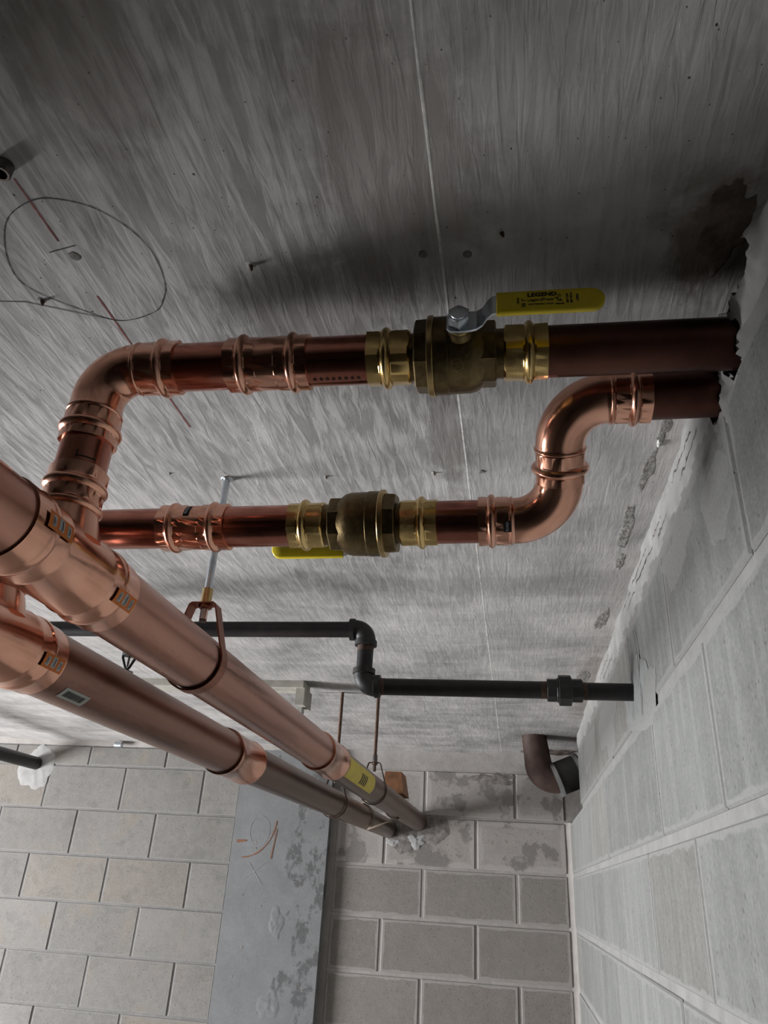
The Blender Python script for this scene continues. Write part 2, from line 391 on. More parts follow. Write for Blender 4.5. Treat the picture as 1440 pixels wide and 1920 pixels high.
def blob(name, c, ax, ay, nrm, rx, ry, h, mat, parent, seed=0, n=36, rings=6, rough=0.35):
    """irregular low lump lying on a surface"""
    c, ax, ay, nrm = Vector(c), Vector(ax), Vector(ay), Vector(nrm); V = [c + nrm * h]; F = []
    for j in range(1, rings + 1):
        k = j / rings
        for i in range(n):
            a = 2 * PI * i / n
            q = 1 + rough * noise.noise(Vector((math.cos(a) * 1.3 + seed, math.sin(a) * 1.3, seed * 0.37))) * 1.5 + rough * 0.35 * noise.noise(Vector((math.cos(a) * 5 + seed, math.sin(a) * 5, seed)))
            hh = h * (1 - k ** 4) * (0.7 + 0.9 * noise.noise(Vector((math.cos(a) * k * 4, math.sin(a) * k * 4, seed + 3))))
            V.append(c + ax * (rx * k * q * math.cos(a)) + ay * (ry * k * q * math.sin(a)) + nrm * (hh if j < rings else -0.001))
    for i in range(n): F.append((0, 1 + i, 1 + (i + 1) % n))
    for j in range(rings - 1):
        for i in range(n):
            a = 1 + j * n + i; b = 1 + j * n + (i + 1) % n; F.append((a, a + n, b + n, b))
    return mesh_obj(name, V, F, mat, parent, True)
def text_mesh(name, s, size, mat, parent, mw, bold=0.0, depth=0.0002, sx=1.0, align='LEFT'):
    cu = bpy.data.curves.new('txt', 'FONT'); cu.body = s; cu.size = size; cu.extrude = depth; cu.offset = bold; cu.align_x = align; cu.resolution_u = 2
    to = bpy.data.objects.new('txt', cu); COL.objects.link(to)
    bpy.context.view_layer.update()
    me = bpy.data.meshes.new_from_object(to.evaluated_get(bpy.context.evaluated_depsgraph_get()))
    bpy.data.objects.remove(to)
    for v in me.vertices: v.co.x *= sx
    me.transform(mw); me.materials.clear(); me.materials.append(MATS[mat])
    o = bpy.data.objects.new(name, me); COL.objects.link(o); o.parent = parent
    return o

# ================================================================= THE SETTING
def struct(o): o['kind'] = 'structure'; return o
v, q = box((XL - 0.2, YF - 0.2, H), (W + 0.6, DR + 0.3, H + 0.25))
ceiling = struct(mesh_obj('ceiling', v, q, 'formed_concrete'))
ceiling['label'] = 'grey form-marked concrete ceiling slab with streaks and a thin seam'
v, q = box((XL - 0.2, YF - 0.2, ZF - 0.2), (W + 0.6, DR + 0.3, ZF))
floor = struct(mesh_obj('floor', v, q, 'floor_concrete'))
# left wall with the daylight opening
wl = MB()
for lo, hi in (((XL - 0.2, YF, ZF), (XL, WIN['y0'], H)), ((XL - 0.2, WIN['y1'], ZF), (XL, DR + 0.2, H)), ((XL - 0.2, WIN['y0'], ZF), (XL, WIN['y1'], WIN['z0'])), ((XL - 0.2, WIN['y0'], WIN['z1']), (XL, WIN['y1'], H))): wl.add(box(lo, hi))
struct(wl.build('wall_left', 'shell_concrete'))
struct(MB().add(box((XL, YF - 0.2, ZF), (W + 0.4, YF, H))).build('wall_front', 'shell_concrete'))
struct(MB().add(box((-1.78, YF, ZF), (-1.58, 0.80, H))).build('wall_shade', 'shell_concrete'))   # added wall out of view at left, put there to shade the near ceiling

# ---- masonry: every block is an object of its own, meshes shared between blocks of one size
BM_CACHE = {}
def block(parent, mat, plane, u0, u1, z0, z1, face, depth=0.08, bev=0.003, name='block'):
    """plane 'y': face at y=face looking -Y ; plane 'x': face at x=face looking -X"""
    L_, h_ = round(u1 - u0, 3), round(z1 - z0, 3); key = (plane, L_, h_, mat)
    if key not in BM_CACHE:
        a, b = L_ / 2, h_ / 2
        def pt(u, z, dpt): return (u, dpt, z) if plane == 'y' else (dpt, -u, z)
        k = 0.03 if L_ > 0.1 and h_ > 0.1 else min(L_, h_) * 0.25
        V = []; E_ = []
        for inset, dp in ((0, depth), (0, bev), (bev, 0), (k, 0)):
            for su, sz in ((-1, -1), (1, -1), (1, 1), (-1, 1)):
                V.append(pt(su * (a - inset), sz * (b - inset), dp)); E_.append(max(0.0, inset))
        F = []
        for j in range(3):
            for i in range(4):
                F.append((j * 4 + i, j * 4 + (i + 1) % 4, j * 4 + 4 + (i + 1) % 4, j * 4 + 4 + i))
        F.append((12, 13, 14, 15))
        me = bpy.data.meshes.new('block'); me.from_pydata(V, [], F); me.update()
        at = me.attributes.new('edge', 'FLOAT', 'POINT')
        for i, e in enumerate(E_): at.data[i].value = e
        me.materials.append(MATS[mat]); BM_CACHE[key] = me
    o = bpy.data.objects.new(name, BM_CACHE[key]); COL.objects.link(o); o.parent = parent
    jx = random.uniform(-0.0012, 0.0012)
    o.location = ((u0 + u1) / 2, face + jx, (z0 + z1) / 2) if plane == 'y' else (face + jx, (u0 + u1) / 2, (z0 + z1) / 2)
    return o
def course(parent, mat, plane, joints, z0, z1, face, lo, hi, jw=0.008, jh=0.008):
    us = [lo] + [j for j in joints if lo + 0.03 < j < hi - 0.03] + [hi]
    for a, b in zip(us, us[1:]):
        block(parent, mat, plane, a + (jw / 2 if a != lo else 0), b - (jw / 2 if b != hi else 0), z0 + jh / 2, z1 - jh / 2, face)

# back wall, left part: flush with the column
CX0, CX1 = -1.293, -0.844
wb = MB().add(box((XL, DL + 0.0035, ZF), (CX0, DR + 0.2, H))).add(box((CX1 - 0.02, DR + 0.0035, ZF), (W + 0.5, DR + 0.2, H)))
wall_back = struct(wb.build('wall_back', 'mortar_left'))
wall_back.data.materials.append(MATS['mortar_back'])
for i in range(6, 12): wall_back.data.polygons[i].material_index = 1
wall_back['label'] = 'grey concrete block wall either side of the column'
zl = [0.460, 0.259, 0.060, -0.134, -0.334, -0.536]
while zl[-1] > ZF: zl.append(max(ZF - 0.01, zl[-1] - 0.203))
A_ = [-1.478 - 0.407 * k for k in range(10)][::-1]; B_ = [-1.687 - 0.407 * k for k in range(10)][::-1]
course(wall_back, 'block_left', 'y', B_, 0.460, 0.556, DL, XL, CX0)
for i in range(len(zl) - 1):
    course(wall_back, 'block_left', 'y', A_ if i % 2 == 0 else B_, zl[i + 1], zl[i], DL, XL, CX0)
zr = [0.502, 0.299, 0.090, -0.112, -0.321]
while zr[-1] > ZF: zr.append(max(ZF - 0.01, zr[-1] - 0.203))
for i in range(len(zr) - 1):
    js = [-0.413, -0.006] if i % 2 == 0 else [-0.590, -0.181]
    course(wall_back, 'block_upper' if i < 2 else 'block_back', 'y', js, zr[i + 1], zr[i], DR, CX1 + 0.03, W - 0.022, 0.012, 0.012)
# concrete column
column = struct(MB().add(box((CX0, DL - 0.002, ZF), (CX1, DR + 0.15, H))).build('concrete_column', 'column_concrete'))
column['label'] = 'smooth grey concrete column set into the block wall'
blob('patch', (-1.045, DL - 0.002, -0.165), (1, 0, 0), (0, 0, 1), (0, -1, 0), 0.042, 0.062, 0.0025, 'column_concrete', column, 2.1)
blob('patch', (-1.035, DL - 0.002, -0.452), (1, 0, 0), (0, 0, 1), (0, -1, 0), 0.050, 0.056, 0.0025, 'column_concrete', column, 6.3)
for (x, z, s) in ((-1.18, 0.155, 0.014), (-1.175, 0.13, 0.012), (-1.21, -0.06, 0.012), (-1.185, -0.26, 0.014), (-1.12, -0.10, 0.010), (-1.215, -0.37, 0.012), (-0.93, -0.39, 0.014), (-0.90, -0.40, 0.012)):
    blob('pit', (x, DL - 0.002, z), (1, 0, 0), (0, 0, 1), (0, -1, 0), s * 0.5, s * 0.7, 0.001, 'cement_dark', column, x * 9, 12, 2)
cpts = [(-1.167 + 0.047 * math.cos(a), DL - 0.002, 0.205 + 0.062 * math.sin(a)) for a in [2 * PI * i / 40 for i in range(41)]]
ribbon('survey_circle', cpts, 0.0025, 'chalk_white', column, (0, -1, 0), 0.001)
ribbon('survey_mark', [(-1.20, DL - 0.002, 0.07), (-1.13, DL - 0.002, -0.015)], 0.003, 'chalk_white', column, (0, -1, 0), 0.001)
ribbon('survey_mark', [(-1.12, DL - 0.002, 0.075), (-1.22, DL - 0.002, 0.0)], 0.003, 'chalk_white', column, (0, -1, 0), 0.0012)
arc = [(-1.24 + 0.15 * math.sin(a), DL - 0.002, 0.26 - 0.17 * math.cos(a)) for a in [0.0 + 1.5 * i / 14 for i in range(15)]]
ribbon('spray_mark', arc, 0.0045, 'orange_paint', column, (0, -1, 0), 0.0014, 0.5)
ribbon('spray_mark', [(-1.085, DL - 0.002, 0.215), (-1.10, DL - 0.002, 0.09)], 0.004, 'orange_paint', column, (0, -1, 0), 0.0016, 0.5)
ribbon('spray_mark', [(-1.27, DL - 0.002, 0.155), (-1.225, DL - 0.002, 0.16)], 0.010, 'orange_paint', column, (0, -1, 0), 0.0016, 0.5)

# right wall: rough mortar ground (height field with the pipe cavity and the broken corner), blocks on it
def fr(y, z, k, sd=0.0): return noise.fractal(Vector((y * k, z * k, sd)), 1.0, 2.0, 4)
ys = [YF, -1.5, -0.3, 0.0]; y = 0.12
while y < DR + 0.1: ys.append(y); y += 0.004 if 0.5 < y < 0.85 else (0.012 if y < 1.6 else 0.02)
zs = [ZF, -1.0, -0.4, 0.0, 0.2, 0.30]; z = 0.44
while z < H + 0.015: zs.append(z); z += 0.0045
V = []; F = []
for y in ys:
    for z in zs:
        x = W + 0.004
        if z > 0.43:
            k = min(1.0, max(0.0, (z - 0.488) / 0.02))
            x += -0.006 * k * (0.75 + 1.0 * fr(y, z, 6)) + 0.0014 * k * fr(y, z, 45, 3)
            if z > 0.55: x += 0.014 * (z - 0.55) / 0.03 + 0.004 * fr(y, 0.0, 16, 8)
            # ragged opening round the two copper pipes
            d1 = math.hypot(y - 0.635, z - 0.510) - 0.0295 - 0.007 * fr(y, z, 40, 5); d2 = math.hypot(y - 0.712, z - 0.505) - 0.0290 - 0.006 * fr(y, z, 40, 9)
            d3 = max(abs(y - 0.605) - 0.060 - 0.03 * fr(0.0, z, 30, 6), 0.535 - z + 0.012 * fr(y, 0.0, 40, 4))
            dm_ = min(d1, d2, d3)
            if dm_ < 0: x += 0.14
            elif dm_ < 0.03: x += -0.006 * (0.03 - dm_) / 0.03 * (1 + 1.4 * fr(y, z, 50, 2))
        # broken corner where the drain pipe enters
        zn = 0.312 + 0.02 * fr(y, z, 12, 7)
        if y > 2.93 + 0.02 * fr(z * 3, y, 10, 2) and z > zn - 0.03: x = W + 0.30
        V.append((x, y, z))
nz = len(zs)
for i in range(len(ys) - 1):
    for j in range(nz - 1):
        F.append((i * nz + j, i * nz + j + 1, (i + 1) * nz + j + 1, (i + 1) * nz + j))
wall_right = struct(mesh_obj('wall_right', V, F, 'mortar_right', None, True)); auto_smooth(wall_right, 55)
wall_right.data.materials.append(MATS['mortar_top'])
for p in wall_right.data.polygons:
    if p.center.z > 0.497 + 0.012 * noise.noise(Vector((p.center.y * 14, 0, 0))): p.material_index = 1
wall_right['label'] = 'pale grey block wall close by with thick mortar beds and rough top edge'
struct(MB().add(box((W + 0.30, YF, ZF), (W + 0.5, DR + 0.2, H))).build('trim_1', 'shell_concrete'))
q_a = [0.70 + 0.402 * k for k in range(-10, 8)]; q_b = [0.925 + 0.402 * k for k in range(-10, 8)]
for i in range(len(zr) - 1):
    js = q_a if i % 2 == 0 else q_b
    hi_y = 2.93 if i == 0 else DR - 0.028
    course(wall_right, 'block_right', 'x', js, zr[i + 1], zr[i] - (0.012 if i == 0 else 0), W, YF, hi_y, 0.006, 0.016)
# thin smears of mortar left on the blocks, crack in the skim coat
for (y, z, ry_, rz_, sd) in ((1.42, 0.33, 0.20, 0.05, 3), (1.0, 0.44, 0.10, 0.04, 5), (0.78, 0.41, 0.06, 0.05, 8), (1.95, 0.40, 0.2, 0.07, 11), (2.5, 0.42, 0.22, 0.06, 14)):
    blob('mortar_smear', (W - 0.0005, y, z), (0, 1, 0), (0, 0, 1), (-1, 0, 0), ry_, rz_, 0.0010, 'block_right', wall_right, sd, 40, 5)
crack = [(W - 0.003, 1.40 - 0.02 * math.sin(t * 3), 0.46 - 0.16 * t + 0.004 * noise.noise(Vector((t * 30, 0, 0)))) for t in [i / 24 for i in range(25)]]
ribbon('crack', crack, 0.003, 'ink', wall_right, (-1, 0, 0), 0.0003, 0.7)
for (ya, yb, z0) in ((0.80, 0.93, 0.515), (1.02, 1.10, 0.508), (1.16, 1.46, 0.520), (1.75, 1.95, 0.512)):
    ribbon('crack', [(W - 0.0085, ya + (yb - ya) * i / 24, z0 + 0.007 * noise.noise(Vector((ya * 7 + i * 0.35, 2, 0)))) for i in range(25)], 0.0026, 'cement_brown', wall_right, (-1, 0, 0), 0.0006, 0.9)
# fillet of mortar in the corner of back and right wall
V = []; F = []
zz = [ZF + (0.30 - ZF) * i / 60 for i in range(61)]
for z in zz:
    for k in range(5):
        a = PI / 2 * k / 4; rr = 0.03 * (1 + 0.25 * noise.noise(Vector((z * 9, k, 0))))
        V.append((W - rr + rr * math.sin(a) * 0.98 + 0.004, DR + 0.004 - rr + rr * (1 - math.sin(a)) if False else DR + 0.004 - rr * (1 - math.cos(a)), z))
for i in range(60):
    for k in range(4): F.append((i * 5 + k, i * 5 + k + 1, i * 5 + k + 6, i * 5 + k + 5))
mesh_obj('mortar_fillet', V, F, 'mortar_back', wall_back, True)

# ceiling details
sv = []; sf = []
for i in range(220):
    y = 0.1 + 3.42 * i / 219; w = 0.0014 * (1 + 0.7 * noise.noise(Vector((y * 14, 0, 0)))); cx = -0.0625 + 0.0008 * noise.noise(Vector((y * 9, 4, 0)))
    dz = 0.0002 * (1 + 0.9 * noise.noise(Vector((y * 40, 2, 0))))
    sv += [(cx - w, y, H - 0.0001), (cx, y, H - 0.0002 - dz), (cx + w, y, H - 0.0001)]
    if i: sf += [(3*i-3, 3*i-2, 3*i+1, 3*i), (3*i-2, 3*i-1, 3*i+2, 3*i+1)]
mesh_obj('form_seam', sv, sf, 'seam_light', ceiling, True)
cc = [(-0.4455, 0.4394), (-0.4207, 0.4438), (-0.394, 0.4575), (-0.3714, 0.4862), (-0.3622, 0.5206), (-0.3676, 0.5594), (-0.3791, 0.5823), (-0.4005, 0.6036), (-0.4489, 0.6134), (-0.4895, 0.5881), (-0.5209, 0.5598), (-0.5317, 0.5374), (-0.5253, 0.5087), (-0.509, 0.4786), (-0.4916, 0.4585), (-0.4708, 0.4464)]
def catmull(P, closed=True, k=10):
    out = []; n_ = len(P)
    for i in range(n_ if closed else n_ - 1):
        g = [Vector((*P[(i + j) % n_], 0)) if closed else Vector((*P[max(0, min(n_ - 1, i + j))], 0)) for j in (-1, 0, 1, 2)]
        for s_ in range(k):
            t = s_ / k
            out.append(0.5 * ((2 * g[1]) + (-g[0] + g[2]) * t + (2 * g[0] - 5 * g[1] + 4 * g[2] - g[3]) * t * t + (-g[0] + 3 * g[1] - 3 * g[2] + g[3]) * t ** 3))
    if closed: out.append(out[0])
    return out
ribbon('pencil_circle', [(p.x, p.y, H) for p in catmull(cc)], 0.0011, 'pencil', ceiling, (0, 0, -1), 0.0004, 0.4)
ribbon('pencil_line', [(-0.60, 0.565, H), (-0.545, 0.572, H), (-0.50, 0.592, H), (-0.452, 0.613, H)], 0.0009, 'pencil', ceiling, (0, 0, -1), 0.0005, 0.4)
ribbon('pencil_line', [(-0.474, 0.505, H), (-0.44, 0.499, H)], 0.0010, 'pencil', ceiling, (0, 0, -1), 0.0005, 0.4)
for a, b in ((0.415, 0.492), (0.572, 0.672), (0.74, 0.84)):
    ribbon('chalk_line', [(-0.455 + 0.004 * (y - 0.6), y, H) for y in [a + (b - a) * i / 14 for i in range(15)]], 0.0024, 'red_chalk', ceiling, (0, 0, -1), 0.0003, 0.3)
ribbon('crack', [(-0.64, 2.445, H), (-0.52, 2.45, H)], 0.004, 'ink', ceiling, (0, 0, -1), 0.0004, 0.3)
# anchor holes, cut nails, stubs
def nail(x, y, s, lean=(0.5, 0.2)):
    blob('chip', (x, y, H), (1, 0, 0), (0, 1, 0), (0, 0, -1), s * 0.9, s * 1.1, 0.0012, 'chip_light', ceiling, x * 31 + y, 16, 2)
    swept('nail_stub', [(x, y, H + 0.004), (x + lean[0] * s, y + lean[1] * s, H - s * 1.3)], [(0, s * 0.34), (s, s * 0.36), (s * 1.7, s * 0.22)], 'thread_rust', ceiling, n=8)
for (x, y, s) in ((-0.265, 0.545, 0.0065), (-0.002, 0.530, 0.006), (-0.525, 0.572, 0.0065), (-0.542, 0.967, 0.004), (-0.288, 0.994, 0.005), (-0.115, 0.994, 0.005)):
    nail(x, y, s)
for (x, y) in ((-0.081, 0.550), (-0.036, 0.555), (-0.041, 0.995)):
    swept('form_tie_plug', [(x, y, H + 0.003), (x, y, H - 0.0014)], [(0, 0.0048), (0.0034, 0.0048), (0.0044, 0.0036)], 'cement_dark', ceiling, n=20)
blob('chip', (0.210, 0.931, H), (1, 0, 0), (0, 1, 0), (0, 0, -1), 0.004, 0.009, 0.004, 'seam_light', ceiling, 3.3, 16, 3)
hp = blob('anchor_hole', (-0.449, 0.513, H), (1, 0, 0), (0, 1, 0), (0, 0, -1), 0.0085, 0.0085, 0.0006, 'cement_dark', ceiling, 7.7, 24, 3, 0.12)
swept('threaded_anchor', [(-0.4555, 0.400, H + 0.01), (-0.4555, 0.400, H - 0.013)], [(0, 0.0088), (0.0215, 0.0088), (0.023, 0.0078), (0.023, 0.0058), (0.006, 0.0055)], 'bolt_steel', ceiling, n=28)
for (x, y, rx_, ry_, sd) in ((0.205, 1.00, 0.012, 0.06, 2), (0.200, 1.20, 0.012, 0.09, 4), (0.207, 1.36, 0.009, 0.05, 9), (0.205, 1.70, 0.012, 0.08, 12), (0.20, 2.2, 0.02, 0.10, 16), (0.212, 0.90, 0.008, 0.04, 19)):
    blob('mortar_splash', (x, y, H), (1, 0, 0), (0, 1, 0), (0, 0, -1), rx_, ry_, 0.0008, 'mortar_splash', ceiling, sd, 40, 6, 0.5)
blob('spalled_edge', (0.212, 0.545, H), (1, 0, 0), (0, 1, 0), (0, 0, -1), 0.022, 0.060, 0.0008, 'cement_brown', ceiling, 4.4, 60, 10, 0.5)
blob('spalled_edge', (0.14, 3.47, H), (1, 0, 0), (0, 1, 0), (0, 0, -1), 0.13, 0.06, 0.010, 'cement_brown', ceiling, 1.4, 50, 8, 0.5)
# ceiling / back wall joint: rough mortar bed
V = []; F = []
xs = [XL + (W + 0.28 - XL) * i / 240 for i in range(241)]
for x in xs:
    base = (DL if x < CX1 else DR) + 0.002
    for k, (dy, zc) in enumerate(((0.0, 0.505 if x > CX1 else 0.556), (-0.004, 0.535 if x > CX1 else 0.562), (-0.008, 0.566), (-0.02, H + 0.004))):
        V.append((x, base + dy + 0.004 * noise.noise(Vector((x * 12, k * 2.1, 1))), zc + 0.003 * noise.noise(Vector((x * 20, k, 5)))))
for i in range(240):
    for k in range(3): F.append((i * 4 + k, i * 4 + k + 1, i * 4 + k + 5, i * 4 + k + 4))
mesh_obj('mortar_joint', V, F, 'mortar_back', wall_back, True)
# raw cement round the back wall pipe holes, coloured darker for their shade
blob('dark_cement_patch', (-0.505, DR - 0.002, 0.215), (1, 0, 0), (0, 0, 1), (0, -1, 0), 0.066, 0.070, 0.002, 'cement_dark', wall_back, 8.1, 40, 5, 0.3)
blob('dark_cement_patch', (-0.375, DR - 0.002, 0.245), (1, 0, 0), (0, 0, 1), (0, -1, 0), 0.078, 0.058, 0.002, 'cement_dark', wall_back, 3.9, 40, 5, 0.3)
blob('mortar_smear', (-0.445, DR - 0.003, 0.195), (1, 0, 0), (0, 0, 1), (0, -1, 0), 0.04, 0.03, 0.003, 'plaster_white', wall_back, 5.5, 40, 5, 0.4)
blob('mortar_smear', (-0.55, DR - 0.003, 0.185), (1, 0, 0), (0, 0, 1), (0, -1, 0), 0.035, 0.014, 0.003, 'plaster_white', wall_back, 2.5, 40, 5, 0.4)
blob('plaster_patch', (-2.365, DL - 0.001, 0.45), (1, 0, 0), (0, 0, 1), (0, -1, 0), 0.085, 0.10, 0.003, 'plaster_white', wall_back, 6.6, 60, 8, 0.3)
blob('dark_cement_patch', (-0.10, DR - 0.002, 0.475), (1, 0, 0), (0, 0, 1), (0, -1, 0), 0.10, 0.028, 0.002, 'cement_dark', wall_back, 9.2, 44, 5, 0.6)

# ================================================================= 2-INCH COPPER BRANCHES
TR = 0.0270                       # tube radius
def YU(x): return 0.6296 + 0.0239 * x
ZU = 0.510
def PU(x): return (x, YU(x), ZU)
YLW, ZLW = 0.828, 0.411
def PLW(x): return (x, YLW, ZLW)
def tube(name, a, b, mat, label, n=48):
    o = swept(name, [a, b], TR, mat, None, n=n); return tag(o, label, 'pipe')
# press socket, from the mouth (s=0) inward; hex crimps either side of the raised bead
def socket(s0, dirn, bead_at, ridge_at, r0=TR, crimp=0.55, ridge=True):
    p = [(0.0, r0 + 0.0004, 0), (0.0001, r0 + 0.0019, crimp), (bead_at - 0.0065, r0 + 0.0017, crimp), (bead_at - 0.0056, r0 + 0.0024, 0.0)]
    p += bead(bead_at - 0.0053, bead_at + 0.0053, r0 + 0.0024, r0 + 0.0066)
    p += [(bead_at + 0.0056, r0 + 0.0024, 0), (bead_at + 0.0066, r0 + 0.0014, crimp), (ridge_at - 0.0036, r0 + 0.0016, crimp * 0.8), (ridge_at - 0.0028, r0 + 0.0022, 0)]
    if ridge: p += bead(ridge_at - 0.0020, ridge_at + 0.0020, r0 + 0.0018, r0 + 0.0033, k=6) + [(ridge_at + 0.0030, r0 + 0.0014, 0)]
    return [(s0 + dirn * q_[0], q_[1], q_[2] if len(q_) > 2 else 0) for q_ in p]
def stretch_sock(L, b, rg): return socket(0, 1, b, rg)
def fitting(name, pts, R, sA, sB, mat, label, cat, ridge=True, r0=TR):
    """sA, sB = (bead, ridge) distances from each mouth, None for a plain spigot end"""
    path = Path(pts, R); T = path.total
    a = socket(0, 1, *sA, r0=r0, ridge=ridge) if sA else [(0, r0), (0.004, r0 + 0.0010)]
    b = [(T - q_[0], q_[1], q_[2]) for q_ in [(p[0], p[1], p[2] if len(p) > 2 else 0) for p in (socket(0, 1, *sB, r0=r0, ridge=ridge) if sB else [(0, r0), (0.004, r0 + 0.0010)])]][::-1]
    v_, f_ = sweep(path, a + b, 60, True, 0, 6, PI / 6 * 0 + 0.5)
    o = mesh_obj(name, v_, f_, mat, None, True); auto_smooth(o, 32)
    return tag(o, label, cat), path

# upper run, right to left
tag(swept('copper_pipe', [PU(0.0395), PU(0.34)], TR, 'copper_old', None), 'dark tarnished copper pipe from the upper valve into the right block wall', 'pipe')
p_a = tag(swept('copper_pipe', [PU(-0.215), PU(-0.143)], TR, 'copper_tube', None), 'short reddish copper pipe printed with black diamonds left of the upper valve', 'pipe')
tag(swept('copper_pipe', [PU(-0.365), PU(-0.299)], TR, 'copper_tube', None), 'short stained copper pipe between the upper elbow and the upper coupling', 'pipe')
fitting('copper_coupling', [PU(-0.303), PU(-0.211)], 0, (0.0180, 0.0385), (0.0180, 0.0385), 'copper_bright', 'shiny copper press coupling in the upper run between two short pipes', 'coupling', False)
XB = -0.452
elb = [PU(-0.361), (XB, YU(XB), ZU), (XB, YU(XB) + 0.003, 0.412)]
fitting('copper_elbow', elb, 0.043, (0.018, 0.047), (0.016, 0.038), 'copper_bright', 'large copper press elbow turning the upper run down to the big tee', 'elbow')
tag(swept('copper_pipe', [(XB, 0.622, 0.416), (XB, 0.622, 0.374)], TR, 'copper_tube', None), 'short upright copper pipe between the upper elbow and the big tee', 'pipe')
up_pipe = [o for o in COL.objects if o.name.startswith('copper_pipe')][-1]
patch_cyl('felt_tip_mark', (XB, 0.622, 0), (0, 0, 1), (0, -1, 0), TR + 0.0003, 0.3835, 0.3848, 20, 62, 'ink', up_pipe, 8, 1)
patch_cyl('felt_tip_mark', (XB, 0.622, 0), (0, 0, 1), (0, -1, 0), TR + 0.0003, 0.3820, 0.3905, 18, 21, 'ink', up_pipe, 2, 1)
ref = Vector((0, -0.72, -0.69))
for k in range(8):     # printed diamonds along the underside
    cx = -0.205 + 0.0068 * k
    for s_ in (-1, 1): pass
dm = MB(); dv = []
axis0 = Vector(PU(0.0)); adir = (Vector(PU(1)) - axis0).normalized()
e1 = Vector((0, -1, 0)); e1 = (e1 - adir * e1.dot(adir)).normalized(); e2 = adir.cross(e1).normalized()   # e1 toward -Y, e2 ~ +-Z
def on_tube(p0, s_, a, r_): return p0 + adir * s_ + (e1 * math.cos(a) + e2 * math.sin(a)) * r_
sgn = 1 if e2.z < 0 else -1
def mark_diamonds(x0, n_, a0, pitch, parent, sz=0.0024):
    mb = MB()
    for k in range(n_):
        x = x0 + pitch * k; s_ = x
        da = sz / TR * 1.25; R_ = TR + 0.0002
        pts = [on_tube(axis0, s_ - sz, a0 * sgn, R_), on_tube(axis0, s_, (a0 - da) * sgn, R_), on_tube(axis0, s_ + sz, a0 * sgn, R_), on_tube(axis0, s_, (a0 + da) * sgn, R_), on_tube(axis0, s_, a0 * sgn, R_ + 0.0002)]
        mb.add((pts, [(0, 1, 4), (1, 2, 4), (2, 3, 4), (3, 0, 4)]))
    return mb.build('printed_diamonds', 'dark_ink', parent, kind='stuff')
mark_diamonds(-0.203, 8, math.radians(82), 0.0068, p_a)

# lower run, right to left ; the two elbows make an S up to the second wall pipe
YS, ZS = 0.712, 0.505
XS = 0.060
tag(swept('copper_pipe', [(0.153, YS, ZS), (0.34, YS, ZS)], TR - 0.0002, 'copper_old', None), 'dark copper stub below the upper pipe entering the right wall', 'pipe')  # stub in the same dark copper as the upper wall pipe
dg = (Vector((XS, YLW, ZLW)) - Vector((XS, YS, ZS))).normalized()
fitting('copper_elbow', [(0.157, YS, ZS), (XS, YS, ZS), tuple(Vector((XS, YS, ZS)) + dg * 0.097)], 0.052, (0.018, 0.042), (0.016, 0.040), 'copper_bright', 'bright copper press elbow below the wall pipe, upper one of the S bend', 'elbow')
fitting('copper_elbow', [tuple(Vector((XS, YS, ZS)) + dg * 0.093), (XS, YLW, ZLW), PLW(-0.038)], 0.054, None, (0.016, 0.040), 'copper_bright', 'bright copper street elbow with black sticker, lower one of the S bend', 'elbow')
el_b = bpy.data.objects[-1] if False else [o for o in COL.objects if o.name.startswith('copper_elbow')][-1]
tag(swept('copper_pipe', [PLW(-0.092), PLW(-0.035)], TR, 'copper_tube', None), 'short reddish copper pipe between the lower valve and the S bend', 'pipe')
tag(swept('copper_pipe', [PLW(-0.366), PLW(-0.273)], TR, 'copper_tube', None), 'shiny reddish copper pipe between the lower coupling and the lower valve', 'pipe')
co_l, _ = fitting('copper_coupling', [PLW(-0.455), PLW(-0.362)], 0, (0.0185, 0.0390), (0.0195, 0.0390), 'copper_bright', 'copper press coupling with small black sticker in the lower run', 'coupling', False)
tag(swept('copper_pipe', [PLW(-0.552), PLW(-0.451)], TR, 'copper_tube', None), 'reddish copper pipe of the lower run passing behind the big tee', 'pipe')
XQ, ZQ = -0.565, 0.222
fitting('copper_elbow', [PLW(-0.548), PLW(-0.585), (-0.585, 0.775, 0.375)], 0.03, None, None, 'copper_tube', 'copper elbow half hidden behind the big tee where the lower run ends', 'elbow')
# stickers on the lower fittings
def sticker_x(parent, x0, x1, a0, a1, r_, mat, name='sticker'):
    return patch_cyl(name, (0, YLW, ZLW), (1, 0, 0), (0, -1, 0), r_, x0, x1, a0, a1, mat, parent, 8, 1)
sticker_x(co_l, -0.417, -0.409, -44, -6, TR + 0.0026, 'ink')
sticker_x(el_b, -0.007, 0.002, 26, 52, TR + 0.0040, 'ink')
def mw(origin, ex, ey):
    ex, ey = Vector(ex).normalized(), Vector(ey).normalized(); ez = ex.cross(ey)
    return Matrix(((ex.x, ey.x, ez.x, origin[0]), (ex.y, ey.y, ez.y, origin[1]), (ex.z, ey.z, ez.z, origin[2]), (0, 0, 0, 1)))
def cyl_text(parent, s, size, x, adeg, r_, mat):
    a = math.radians(adeg); nrm = Vector((0, -math.cos(a), -math.sin(a))); up = Vector((1, 0, 0)); ex = up.cross(nrm) * 1
    return text_mesh('lettering', s, size, mat, parent, mw((x, YLW + nrm.y * r_, ZLW + nrm.z * r_), ex, up), 0.0002, 0.0001, align='CENTER')
cyl_text(co_l, 'viega', 0.0065, -0.4152, -24, TR + 0.0029, 'label_silver')
cyl_text(el_b, 'viega', 0.0058, -0.0045, 39, TR + 0.0043, 'label_silver')

